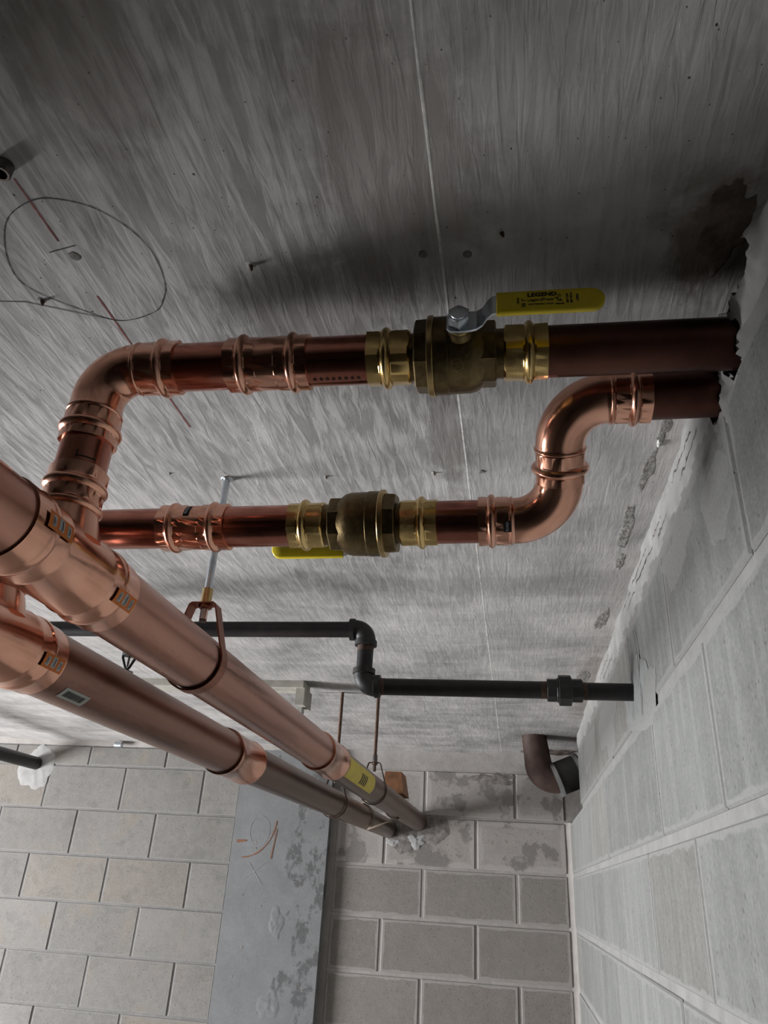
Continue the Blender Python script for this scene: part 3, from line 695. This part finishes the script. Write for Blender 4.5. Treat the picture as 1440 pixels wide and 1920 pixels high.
# ---- ball valves
def ball_valve(name, label, frame, grip_text):
    """local: +X along the pipe from the plain press end, -Y toward the stem; frame = 4x4 to world"""
    t = thing(name, label, 'valve')
    def loc(p): return tuple(frame @ Vector(p))
    def part(nm, prof, mat, parent=t, sides=6, roll=0.0, deg=32, n=60):
        x0, x1 = prof[0][0], prof[-1][0]
        path = Path([loc((x0, 0, 0)), loc((x1, 0, 0))]); o = swept(nm, path, [(p[0] - x0,) + tuple(p[1:]) for p in prof], mat, parent, n=n, sides=sides, roll=roll, deg=deg); return o
    def press(x0, x1, b):       # brass press end with mouth at x0
        s = 1 if x1 > x0 else -1; L_ = abs(x1 - x0); bb = abs(b - x0)
        pr = [(0, TR + 0.0004, 0), (0.0002, TR + 0.0021, 0.55), (bb - 0.0068, TR + 0.0019, 0.55), (bb - 0.0058, TR + 0.0026, 0)] + bead(bb - 0.005, bb + 0.005, TR + 0.0026, TR + 0.0064) + [(bb + 0.0058, TR + 0.0026, 0), (bb + 0.0068, TR + 0.0019, 0.55), (L_ - 0.002, TR + 0.0021, 0.55), (L_, TR + 0.0010, 0.0)]
        pr = [(x0 + s * p[0], p[1], p[2] if len(p) > 2 else 0) for p in pr]
        part('press_end', pr if s > 0 else pr[::-1], 'brass_bright', deg=30)
    press(0.0, 0.046, 0.020); press(0.189, 0.144, 0.170)
    part('neck', [(0.045, 0.0255), (0.053, 0.0255)], 'brass_cast'); part('neck', [(0.134, 0.0262), (0.146, 0.0262)], 'brass_cast')
    part('end_cap', [(0.0510, 0.0345, 1), (0.0525, 0.0365, 1), (0.0655, 0.0372, 1)], 'brass_cast', sides=8, deg=18, n=64)
    part('flange', [(0.0648, 0.0415), (0.0656, 0.0430), (0.0705, 0.0432), (0.0716, 0.0422)], 'brass_edge')
    part('body', [(0.0714, 0.0405), (0.0722, 0.0414), (0.0860, 0.0416), (0.0868, 0.0408), (0.1090, 0.0404), (0.1160, 0.0385), (0.1240, 0.0325), (0.1250, 0.0320)], 'brass_cast')
    part('body_hex', [(0.1150, 0.0318, 1), (0.1165, 0.0330, 1), (0.1345, 0.0330, 1), (0.1362, 0.0310, 1)], 'brass_cast', sides=8, deg=18, n=64)
    sx_ = 0.0995
    def stem(nm, prof, mat, parent=t, sides=6, n=36, deg=30, cx=sx_):
        y0, y1 = prof[0][0], prof[-1][0]
        return swept(nm, Path([loc((cx, -y0, 0)), loc((cx, -y1, 0))]), [(p[0] - y0,) + tuple(p[1:]) for p in prof], mat, parent, n=n, sides=sides, deg=deg)
    stem('stem_boss', [(0.030, 0.0165), (0.0425, 0.0150), (0.0455, 0.0135)], 'brass_cast')
    stem('packing_gland', [(0.0445, 0.0125), (0.0450, 0.0130), (0.0490, 0.0130), (0.0498, 0.0118)], 'brass_edge')
    stem('stem_nut', [(0.0520, 0.0098, 1), (0.0525, 0.0102, 1), (0.0640, 0.0102, 1), (0.0652, 0.0096, 0.6), (0.0655, 0.0084, 0), (0.0668, 0.0080, 0), (0.0672, 0.006, 0)], 'zinc', deg=25)
    # steel lever: hub plate, Z-bend, then the dipped yellow grip
    lv = []; lf = []
    prof_l = [(-0.0125, 0.0507, 0.0080), (-0.0095, 0.0507, 0.0118), (0.0, 0.0507, 0.0130), (0.0110, 0.0507, 0.0122), (0.0175, 0.0515, 0.0112), (0.0230, 0.0560, 0.0108), (0.0285, 0.0660, 0.0108), (0.0330, 0.0715, 0.0110), (0.0400, 0.0730, 0.0112), (0.0480, 0.0732, 0.0112)]
    for i, (dx, hh, hw) in enumerate(prof_l):
        for dz, dh in ((-hw, 0), (hw, 0), (hw, 0.0028), (-hw, 0.0028)): lv.append(loc((sx_ + dx, -(hh + dh), dz)))
        if i:
            for k in range(4): lf.append((4*i-4+k, 4*i-4+(k+1) % 4, 4*i+(k+1) % 4, 4*i+k))
    lf.append((0, 1, 2, 3)); e_ = 4 * (len(prof_l) - 1); lf.append((e_ + 3, e_ + 2, e_ + 1, e_))
    lever = mesh_obj('lever', lv, lf, 'zinc', t, False)
    gx0, gx1, gw, gh0, gh1 = sx_ + 0.0370, sx_ + 0.1390, 0.0132, 0.0708, 0.0782
    out = [(gx0, -gw), (gx0, gw)]
    ol = []
    for k in range(0, 13):
        a = PI / 2 - PI * k / 12; ol.append((gx1 - gw + math.cos(a) * gw * 1.0, math.sin(a) * gw))
    ring = [(gx0, gw)] + ol + [(gx0, -gw)]
    gv = []; gf = []
    cxm, n_ = (gx0 + gx1) / 2, len(ring)
    for (hh, ins) in ((gh0, 0.0016), (gh0 + 0.0016, 0), (gh1 - 0.0016, 0), (gh1, 0.0016)):
        for (x, z) in ring: gv.append(loc((x - (ins if x > cxm else -ins * 0.3), -hh, z * (1 - ins / gw))))
    for j in range(3):
        for i in range(n_):
            k = (i + 1) % n_; gf.append((j * n_ + i, j * n_ + k, (j + 1) * n_ + k, (j + 1) * n_ + i))
    gf.append(tuple(range(n_ - 1, -1, -1))); gf.append(tuple(3 * n_ + i for i in range(n_)))
    grip = mesh_obj('grip', gv, gf, 'yellow_grip', lever, True); auto_smooth(grip, 50)
    if grip_text:
        def put(s, size, x, z, sx=1.0, bold=0.0, rot=False):
            o = loc((gx0 + x, -(gh1 + 0.0001), z)); ex = (frame.to_3x3() @ Vector((1, 0, 0))); ez = (frame.to_3x3() @ Vector((0, 0, 1)))
            if rot: ex, ez = ez, -ex
            # parts go no deeper than thing > part > sub-part: lettering hangs on the lever
            text_mesh('lettering', s, size, 'ink', lever, mw(o, ex, ez), bold, 0.0001, sx)
        put('LEGEND', 0.0066, 0.0295, 0.0042, 1.12, 0.00032)
        put('LegendPress\u2122', 0.0050, 0.0295, -0.0016, 0.98, 0.00008)
        put('LEAD FREE BALL VALVE', 0.0023, 0.0300, -0.0062, 0.98, 0.00008)
        put('2 IN', 0.0046, 0.0285, -0.009, 1.0, 0.0001, True) if False else None
        put('50 2"', 0.0052, 0.0275, -0.0085, 1.0, 0.0001, True)
        put('LISTED', 0.0026, 0.0215, -0.004, 1.0, 0.0001, True)
        put('\u2299', 0.0050, 0.0575, 0.0025, 1.0, 0.0001)
        put('UL', 0.0040, 0.0575, -0.0030, 1.0, 0.0002); put('NSF/ANSI', 0.0020, 0.0555, -0.0070, 1.0, 0.0001)
        put('200 CWP', 0.0030, 0.0680, -0.006, 1.0, 0.0001, True); put('600 WOG', 0.0030, 0.0715, -0.006, 1.0, 0.0001, True)
        put('OPEN', 0.0034, 0.0775, -0.004, 1.0, 0.0001, True)
    # cast maker's mark: a raised ring with an S on the body
    a = math.radians(52); R_ = 0.0417
    def onb(dx, da, e=0.0): return loc((0.0965 + dx, -(R_ - 0.0011 + e) * math.cos(a + da), -(R_ - 0.0011 + e) * math.sin(a + da)))
    rg = [onb(0.0058 * math.cos(k * PI / 12), 0.0058 / R_ * math.sin(k * PI / 12), 0.0008) for k in range(25)]
    swept('cast_mark', Path(rg, 0.0), 0.0004, 'brass_edge', t, n=6) if False else None
    mbv = MB()
    for k in range(24):
        a0, a1 = k * PI / 12, (k + 1) * PI / 12
        q4 = [onb(rr * math.cos(aa), rr / R_ * math.sin(aa), 0.0007) for (rr, aa) in ((0.0064, a0), (0.0064, a1), (0.0056, a1), (0.0056, a0))]
        mbv.add((q4, [(0, 1, 2, 3)]))
    mbv.build('cast_mark', 'brass_edge', t)
    nv = (frame.to_3x3() @ Vector((0, -math.cos(a), -math.sin(a)))).normalized(); ex = (frame.to_3x3() @ Vector((1, 0, 0))).normalized()
    text_mesh('cast_mark', 'S', 0.0085, 'brass_edge', t, mw(onb(-0.0025, 0.07, 0.0008), ex, nv.cross(ex)), 0.0001, 0.0002)
    return t
ax = (Vector(PU(1)) - Vector(PU(0))).normalized()
fr_u = Matrix.Translation(Vector(PU(-0.146))) @ Matrix.Rotation(math.atan2(ax.y, ax.x), 4, 'Z')
ball_valve('ball_valve', 'brass ball valve in the upper run with yellow lettered lever facing out', fr_u, True)
fr_l = Matrix.Translation(Vector(PLW(-0.0885))) @ Matrix.Rotation(PI, 4, 'Z')
ball_valve('ball_valve', 'brass ball valve in the lower run, yellow lever hidden behind it', fr_l, False)

# ================================================================= 3-INCH COPPER MAINS
BX, BZ, BR = -0.452, 0.276, 0.0405
def xl_socket(r0, b, rg):
    p = [(0, r0 + 0.0003), (0.0002, r0 + 0.0022), (b - 0.008, r0 + 0.0024), (b - 0.0065, r0 + 0.0028)] + [(q_[0], q_[1]) for q_ in bead(b - 0.006, b + 0.006, r0 + 0.0028, r0 + 0.0043)]
    p += [(b + 0.0068, r0 + 0.0026), (rg - 0.004, r0 + 0.0026), (rg - 0.001, r0 + 0.0030), (rg + 0.003, r0 + 0.0014)]
    return p
def mirror(p, T): return [(T - a[0],) + tuple(a[1:]) for a in p][::-1]
def main_tee(name, label, cx, cz, r0, y0, y1, by, btop, bbead, bridge):
    t = thing(name, label, 'tee'); T = y1 - y0
    pr = xl_socket(r0, 0.030, 0.058); run = pr + mirror(pr, T)
    body = swept('tee_body', [(cx, y0, cz), (cx, y1, cz)], run, 'copper_bright', t, n=72, deg=35)
    zb = cz + r0 * 0.55
    prof = [(0, 0.039), (cz + r0 + 0.004 - zb, 0.0325), (bridge - 0.006 - zb, 0.0302)] + bead(bridge - 0.005 - zb, bridge + 0.003 - zb, 0.0300, 0.0335, k=6) + [(bridge + 0.004 - zb, 0.0290, 0), (bridge + 0.006 - zb, 0.0286, 0.5), (bbead - 0.0075 - zb, 0.0286, 0.5), (bbead - 0.0062 - zb, 0.0294, 0)] + bead(bbead - 0.0055 - zb, bbead + 0.0055 - zb, 0.0294, 0.0336) + [(bbead + 0.0065 - zb, 0.0290, 0), (bbead + 0.008 - zb, 0.0287, 0.5), (btop - zb, 0.0289, 0.5), (btop + 0.0002 - zb, TR + 0.0003, 0)]
    prof = [(p[0], p[1], p[2] if len(p) > 2 else 0) for p in prof]
    swept('branch_socket', [(cx, by, zb), (cx, by, btop + 0.0002)], prof, 'copper_bright', t, n=60, deg=32)
    return t, body
def orange_sticker(parent, cx, cz, r_, y, adeg, dy, da):
    p0 = (cx, 0, cz); o = patch_cyl('sticker', p0, (0, 1, 0), (1, 0, 0), r_, y - dy / 2, y + dy / 2, adeg - da / 2, adeg + da / 2, 'label_orange', parent, 10, 1)
    for (a, b, c, e) in ((-0.36, -0.22, -0.30, 0.30), (-0.10, 0.10, -0.40, 0.30), (0.24, 0.38, -0.30, 0.34)):
        patch_cyl('sticker_print', p0, (0, 1, 0), (1, 0, 0), r_ + 0.0002, y + a * dy, y + b * dy, adeg + c * da, adeg + e * da, 'label_silver', o, 6, 1)
    for (a, b, c, e) in ((-0.33, -0.29, -0.2, 0.2), (0.0, 0.05, -0.3, 0.25), (0.30, 0.34, -0.2, 0.2)):
        patch_cyl('sticker_print', p0, (0, 1, 0), (1, 0, 0), r_ + 0.0004, y + a * dy, y + b * dy, adeg + c * da, adeg + e * da, 'bolt_steel', o, 6, 1)
    return o
# upper main
tag(swept('copper_main', [(BX, -0.6, BZ), (BX, 0.528, BZ)], BR, 'copper_main', None, n=72), 'big copper main coming from behind the viewer into the big tee', 'pipe')
tee1, tb1 = main_tee('copper_tee', 'big copper press tee with orange stickers below the upright elbow leg', BX, BZ, BR, 0.524, 0.722, 0.622, 0.378, 0.357, 0.334)
orange_sticker(tb1, BX, BZ, BR + 0.0046, 0.557, -6, 0.040, 22); orange_sticker(tb1, BX, BZ, BR + 0.0046, 0.697, 21, 0.040, 22)
m1 = tag(swept('copper_main', [(BX, 0.718, BZ), (BX, 1.729, BZ)], BR, 'copper_main', None, n=72), 'long brown copper main between the big tee and its far coupling', 'pipe')
def band_coupling(name, label, cx, cz, r0, y0, y1):
    T = y1 - y0; pr = [(0, r0 + 0.0004), (0.0003, r0 + 0.0042), (0.012, r0 + 0.0046), (0.016, r0 + 0.0030), (T / 2, r0 + 0.0028)]
    return tag(swept(name, [(cx, y0, cz), (cx, y1, cz)], pr + mirror(pr, T)[1:], 'copper_bright', None, n=64, deg=32), label, 'coupling')
band_coupling('copper_coupling', 'pink copper coupling on the upper main beside the yellow label', BX, BZ, BR, 1.725, 1.895)
m2 = tag(swept('copper_main', [(BX, 1.891, BZ), (BX + 0.012, DR + 0.05, BZ)], BR - 0.0008, 'copper_far', None, n=64), 'dull copper main with yellow label running into the back wall', 'pipe')
lb = patch_cyl('sticker', (BX + 0.002, 0, BZ), (0, 1, 0), (1, 0, 0), BR + 0.0006, 1.905, 2.27, -22, 52, 'label_yellow', m2, 14, 2)
for k in range(4):
    patch_cyl('sticker_print', (BX + 0.002, 0, BZ), (0, 1, 0), (1, 0, 0), BR + 0.0010, 2.07 + 0.022 * k, 2.082 + 0.022 * k, 2, 42, 'ink', lb, 8, 1)
# lower main
LX, LZ, LR = XQ, ZQ, 0.0405
tag(swept('copper_main', [(LX, -0.6, LZ), (LX, 0.594, LZ)], LR, 'copper_main', None, n=64), 'second copper main from behind the viewer into the lower tee', 'pipe')
tee2, tb2 = main_tee('copper_tee', 'lower copper press tee at the left edge with orange sticker', LX, LZ, LR, 0.590, 0.792, 0.690, 0.315, 0.297, 0.277)
orange_sticker(tb2, LX, LZ, LR + 0.0046, 0.766, 16, 0.040, 22); orange_sticker(tb2, LX, LZ, LR + 0.0046, 0.630, 10, 0.040, 22)
fitting('copper_elbow', [(LX, 0.690, 0.300), (LX, 0.690, 0.335), (-0.585, 0.772, 0.373)], 0.025, None, None, 'copper_tube', 'dark copper elbow rising from the lower tee behind the big main', 'elbow')
m3 = tag(swept('copper_main', [(LX, 0.788, LZ), (LX, 1.434, LZ)], LR, 'copper_brown', None, n=72), 'dark brown copper main with barcode sticker left of the upper main', 'pipe')
bc = patch_cyl('sticker', (LX, 0, LZ), (0, 1, 0), (1, 0, 0), LR + 0.0005, 0.822, 0.878, 40, 64, 'label_white', m3, 8, 1)
x_ = 0.829
for k in range(13):
    w_ = random.choice((0.0012, 0.002, 0.003)); patch_cyl('sticker_print', (LX, 0, LZ), (0, 1, 0), (1, 0, 0), LR + 0.0008, x_, x_ + w_, 45, 58, 'ink', bc, 5, 1); x_ += w_ + 0.0013
band_coupling('copper_coupling', 'copper coupling with a gold streak on the lower main', LX, LZ, LR, 1.430, 1.580)
tag(swept('copper_main', [(LX, 1.576, LZ), (LX - 0.012, DR + 0.05, LZ + 0.02)], LR - 0.0008, 'copper_far', None, n=64), 'dark copper main running into the back wall beside the column', 'pipe')

# ================================================================= HANGERS
def strap_profile(cx, cz, r_, top, halft):
    """centre line (x, z) of a clevis band: top plate, sloping legs, round bottom"""
    pts = [(cx - halft, top), (cx - halft - 0.003, top - 0.002)]
    rr = r_ + 0.0015
    a0 = math.radians(150)
    for k in range(25):
        a = a0 + (2 * PI - 2 * (a0 - PI / 2)) * k / 24
        pts.append((cx + rr * math.cos(a), cz + rr * math.sin(a)))
    pts += [(cx + halft + 0.003, top - 0.002), (cx + halft, top)]
    return pts
def clevis(name, label, cx, cz, r_, y, top, rod_top, rod_r, mat, rmat, halft=0.015, bw=0.022, th=0.0024, rod_x=None, sleeve=True):
    t = thing(name, label, 'hanger'); pts = strap_profile(cx, cz, r_, top, halft); pts.append(pts[0]); V_ = []; F_ = []
    n_ = len(pts) - 1; cen = Vector((cx, (top + cz) / 2))
    for i in range(n_):
        p = Vector(pts[i]); a = Vector(pts[i - 1]); b = Vector(pts[(i + 1) % n_]); tg = (b - a).normalized(); nn = Vector((tg.y, -tg.x))
        if nn.dot(p - cen) < 0: nn = -nn
        for (o_, yy) in ((0, -bw / 2), (0, bw / 2), (th, bw / 2), (th, -bw / 2)): V_.append((p.x + nn.x * o_, y + yy, p.y + nn.y * o_))
    for i in range(n_):
        k = (i + 1) % n_
        for j in range(4): F_.append((i * 4 + j, i * 4 + (j + 1) % 4, k * 4 + (j + 1) % 4, k * 4 + j))
    mesh_obj('band', V_, F_, mat, t)
    rx = cx if rod_x is None else rod_x
    swept('rod', [(cx, y, top - 0.022), (rx, y, rod_top)], rod_r, rmat, t, n=20)
    prof = []; 
    for k in range(12): prof += [(0.0019 * k, rod_r * 1.04), (0.0019 * k + 0.001, rod_r * 0.9)]
    swept('bolt_thread', [(cx, y, top - 0.026), (cx, y, top - 0.002)], prof, 'bolt_steel', t, n=18, deg=80)
    swept('lock_nut', [(cx, y, top - 0.0055), (cx, y, top - 0.0002)], [(0, rod_r * 1.5, 1), (0.0005, rod_r * 1.65, 1), (0.005, rod_r * 1.65, 1)], mat, t, n=36, deg=25)
    if sleeve: swept('rod_coupling', [(cx, y, top + 0.0026), (cx, y, top + 0.026)], rod_r * 1.45, 'brass_edge' if rmat == 'zinc' else 'bolt_steel', t, n=24)
    return t
hg = clevis('pipe_hanger', 'copper-coated clevis hanger on a shiny zinc rod round the upper main', BX, BZ, BR, 0.991, 0.362, H + 0.01, 0.0055, 'coated_hanger', 'zinc', 0.016, 0.022)
swept('anchor_washer', [(BX, 0.991, H + 0.002), (BX, 0.991, H - 0.003)], [(0, 0.010), (0.003, 0.010), (0.005, 0.0085)], 'zinc', hg, n=24)
blob('plaster_chip', (BX + 0.002, 0.991, H), (1, 0, 0), (0, 1, 0), (0, 0, -1), 0.013, 0.013, 0.0018, 'seam_light', ceiling, 12.4, 20, 3)
clevis('pipe_hanger', 'thin dark clevis hanger on a rusty rod near the back wall', BX + 0.003, BZ, BR, 2.46, 0.358, H + 0.01, 0.0055, 'rust_rod', 'rust_rod', 0.015, 0.010, 0.003)
clevis('pipe_hanger', 'dark clevis hanger on a short rod round the lower main', LX - 0.004, LZ + 0.008, LR, 2.44, 0.315, H + 0.01, 0.0055, 'rust_rod', 'rust_rod', 0.015, 0.010, 0.003)
# wire tied round both mains close to the wall
wy = 2.92
def tie_pts():
    c1 = Vector((BX + 0.005, BZ)); c2 = Vector((LX - 0.006, LZ + 0.012)); rr = BR + 0.0025; dd = (c2 - c1).normalized(); nn = Vector((-dd.y, dd.x)); out = []
    a1 = math.atan2(nn.y, nn.x)
    for k in range(17): a = a1 - PI * k / 16; out.append(c1 + Vector((math.cos(a), math.sin(a))) * rr)
    for k in range(17): a = a1 + PI - PI * k / 16; out.append(c2 + Vector((math.cos(a), math.sin(a))) * rr)
    return out
tp = tie_pts(); V = []; F = []; n_ = len(tp)
for i in range(n_):
    p = tp[i]; a = tp[i - 1]; b = tp[(i + 1) % n_]; tg = (b - a).normalized(); nn = Vector((tg.y, -tg.x))
    for k in range(6):
        an = 2 * PI * k / 6; V.append((p.x + nn.x * 0.003 * math.cos(an), wy + (BZ - p.y) * 0.6 + 0.007 * math.sin(an), p.y + nn.y * 0.003 * math.cos(an)))
for i in range(n_):
    for k in range(6): F.append((i * 6 + k, i * 6 + (k + 1) % 6, ((i + 1) % n_) * 6 + (k + 1) % 6, ((i + 1) % n_) * 6 + k))
tag(mesh_obj('tie_strap', V, F, 'strap_tan', None, True), 'pale strap tied round both copper mains near the back wall', 'strap')
wbk = MB()
wbv = [(-0.475, 2.86, 0.318), (-0.395, 2.86, 0.318), (-0.395, 3.02, 0.318), (-0.475, 3.02, 0.318), (-0.470, 2.87, 0.398), (-0.408, 2.87, 0.398), (-0.408, 3.0, 0.398), (-0.470, 3.0, 0.398)]
wbv = [(a - 0.022, b + 0.06, c + 0.0005) for a, b, c in wbv]
wbk.add((wbv, box((0, 0, 0), (1, 1, 1))[1]))
tag(wbk.build('wood_block', 'wood_brown'), 'reddish brown wood block wedged on top of the upper main', 'block')

# ================================================================= BLACK STEEL SPRINKLER LINE
SR = 0.0167; YB = 1.477; Z1, Z2 = 0.484, 0.364; XE = -0.303
tag(swept('black_steel_pipe', [(-3.2, YB, Z1), (XE - 0.028, YB, Z1)], SR, 'black_steel', None, n=36), 'long black steel pipe behind the copper mains, upper level', 'pipe')
def iron_elbow(label, pts, R_):
    t = thing('black_pipe_elbow', label, 'elbow'); path = Path(pts, R_); T = path.total
    band = [(0, 0.0205), (0.0006, 0.0232), (0.0110, 0.0232), (0.0122, 0.0205)]
    pr = band + [(0.014, 0.0200), (T - 0.014, 0.0200)] + mirror(band, T)
    swept('elbow_body', path, pr, 'black_iron', t, n=40, deg=35); return t
iron_elbow('black threaded elbow at the top of the drop in the steel line', [(XE - 0.036, YB, Z1), (XE, YB, Z1), (XE, YB, Z1 - 0.036)], 0.024)
tag(swept('pipe_nipple', [(XE, YB, Z2 + 0.028), (XE, YB, Z1 - 0.028)], [(0, 0.0167), (0.016, 0.0167), (0.0162, 0.0167), (Z1 - Z2 - 0.056, 0.0167)], 'black_steel', None, n=32), 'short black steel nipple between the two black elbows', 'pipe nipple')
nip = [o for o in COL.objects if o.name.startswith('pipe_nipple')][0]
def threads(parent, a, b, r_):
    a, b = Vector(a), Vector(b); L_ = (b - a).length; pr = []; k = 0
    while 0.0022 * k < L_: pr += [(0.0022 * k, r_ * 1.03), (0.0022 * k + 0.0011, r_ * 0.99)]; k += 1
    swept('thread', [a, b], pr, 'thread_rust', parent, n=30, deg=80)
threads(nip, (XE, YB, Z1 - 0.048), (XE, YB, Z1 - 0.036), SR)
iron_elbow('black threaded elbow at the foot of the drop in the steel line', [(XE, YB, Z2 + 0.036), (XE, YB, Z2), (XE + 0.036, YB, Z2)], 0.024)
lp = tag(swept('black_steel_pipe', [(XE + 0.028, YB, Z2), (0.075, YB, Z2 - 0.002)], SR, 'black_steel', None, n=36), 'black steel pipe between the lower black elbow and the union', 'pipe')
threads(lp, (XE + 0.036, YB, Z2), (XE + 0.047, YB, Z2), SR); threads(lp, (0.052, YB, Z2 - 0.002), (0.066, YB, Z2 - 0.002), SR)
un = thing('pipe_union', 'black hexagonal pipe union close to the right wall', 'union')
swept('union_end', [(0.064, YB, Z2 - 0.002), (0.092, YB, Z2 - 0.002)], [(0, 0.020, 1), (0.001, 0.0212, 1), (0.018, 0.0212, 1), (0.020, 0.0235, 0), (0.028, 0.0235, 0)], 'black_iron', un, n=40, sides=8, deg=20)
swept('union_nut', [(0.086, YB, Z2 - 0.002), (0.110, YB, Z2 - 0.002)], [(0, 0.0270, 1), (0.0008, 0.0283, 1), (0.0225, 0.0283, 1), (0.024, 0.0270, 1)], 'black_iron', un, n=48, sides=8, deg=18)
swept('union_end', [(0.108, YB, Z2 - 0.002), (0.131, YB, Z2 - 0.002)], [(0, 0.0232), (0.002, 0.0232), (0.004, 0.0216, 1), (0.022, 0.0216, 1), (0.023, 0.020, 1)], 'black_iron', un, n=40, sides=8, deg=20)
wp = tag(swept('black_steel_pipe', [(0.120, YB, Z2 - 0.003), (W + 0.06, YB, Z2 - 0.004)], SR, 'black_steel', None, n=36), 'short black steel pipe from the union into the right wall', 'pipe')
threads(wp, (0.130, YB, Z2 - 0.003), (0.140, YB, Z2 - 0.003), SR)
blob('plaster_patch', (W - 0.001, YB, Z2 - 0.005), (0, 1, 0), (0, 0, 1), (-1, 0, 0), 0.14, 0.055, 0.003, 'skim_coat', wall_right, 4.9, 40, 5, 0.25)
# pendent sprinkler head under the line
sp = thing('sprinkler_head', 'small black sprinkler head glimpsed between the two copper mains', 'sprinkler'); sxp, szp = -0.829, 0.437
swept('sprinkler_body', [(sxp, YB, Z1 - 0.012), (sxp, YB, szp - 0.004)], [(0, 0.013), (0.02, 0.013), (0.022, 0.011), (0.034, 0.011), (0.036, 0.014, 1), (0.05, 0.014, 1)], 'black_iron', sp, n=30, deg=25)
for s_ in (-1, 1):
    swept('frame_arm', [(sxp + s_ * 0.006, YB, szp), (sxp + s_ * 0.0165, YB, szp - 0.016), (sxp + s_ * 0.004, YB, szp - 0.042)], 0.0030, 'black_iron', sp, 0.010, 10)
swept('deflector', [(sxp, YB, szp - 0.050), (sxp, YB, szp - 0.042)], [(0, 0.0145), (0.0012, 0.0145), (0.0014, 0.005), (0.008, 0.005)], 'black_iron', sp, n=24)
swept('glass_bulb', [(sxp, YB, szp - 0.040), (sxp, YB, szp - 0.006)], [(0, 0.001), (0.008, 0.0025), (0.026, 0.0025), (0.034, 0.001)], 'bolt_steel', sp, n=10)
# black pipe at the far left running into the back wall
tag(swept('black_steel_pipe', [(-2.375, 0.2, 0.462), (-2.375, DL + 0.05, 0.462)], 0.030, 'black_steel', None, n=36), 'black steel pipe at the left edge entering the white plaster patch', 'pipe')

# ================================================================= CONDUIT, BATTEN, DRAIN
cd = tag(swept('electrical_conduit', [(XL, DL - 0.036, 0.559), (-0.30, DL - 0.036, 0.559), (0.09, DL - 0.034, 0.556)], 0.0098, 'galvanized', None, n=20), 'thin galvanized conduit along the joint of ceiling and back wall', 'conduit')
swept('conduit_coupling', [(-1.955, DL - 0.036, 0.559), (-1.915, DL - 0.036, 0.559)], [(0, 0.0105), (0.002, 0.0135), (0.038, 0.0135), (0.04, 0.0105)], 'zinc', cd, n=20)
cd2 = tag(swept('electrical_conduit', [(CX1 - 0.3, DR - 0.030, 0.534), (0.0, DR - 0.030, 0.534), (0.06, DR - 0.030, 0.534)], 0.0125, 'rust_rod', None, n=20), 'dull grey conduit just below the other one near the corner', 'conduit')
bt = thing('wooden_batten', 'pale wooden batten fixed flat under the ceiling behind the mains', 'batten')
MB().add(box((-1.75, 2.29, H - 0.022), (-0.665, 2.375, H))).build('strip', 'wood_pale', bt)
MB().add(box((-0.690, 2.300, H - 0.075), (-0.662, 2.395, H - 0.020))).build('end_block', 'wood_pale', bt)
MB().add(box((-0.690, 2.335, H - 0.125), (-0.675, 2.365, H - 0.070))).build('peg', 'label_white', bt)
dr_ = thing('drain_pipe', 'rusty cast iron drain elbow with sleeve in the broken wall corner', 'drain pipe')
dy_, dz_ = 3.13, 0.435
dA, dB, dC = Vector((0.47, dy_, 0.545)), Vector((0.098, dy_, 0.392)), Vector((0.070, dy_, H + 0.05))
path = Path([dA, dB, dC], 0.06); du = (dB - dA).normalized(); dl = (dB - dA).length
swept('drain_elbow', path, [(0, 0.050), (dl - 0.1, 0.0535), (dl + 0.02, 0.0535), (path.total, 0.046)], 'cast_iron', dr_, n=40)
s0 = dl - 0.172
swept('rubber_sleeve', [dA + du * s0, dA + du * (s0 + 0.115)], [(0, 0.056), (0.001, 0.063), (0.114, 0.063), (0.115, 0.056)], 'rubber_sleeve', dr_, n=48)
for ss in (s0 + 0.004, s0 + 0.098): swept('clamp_ring', [dA + du * ss, dA + du * (ss + 0.018)], [(0, 0.059), (0.0015, 0.0675), (0.0165, 0.0675), (0.018, 0.059)], 'galvanized', dr_, n=48)
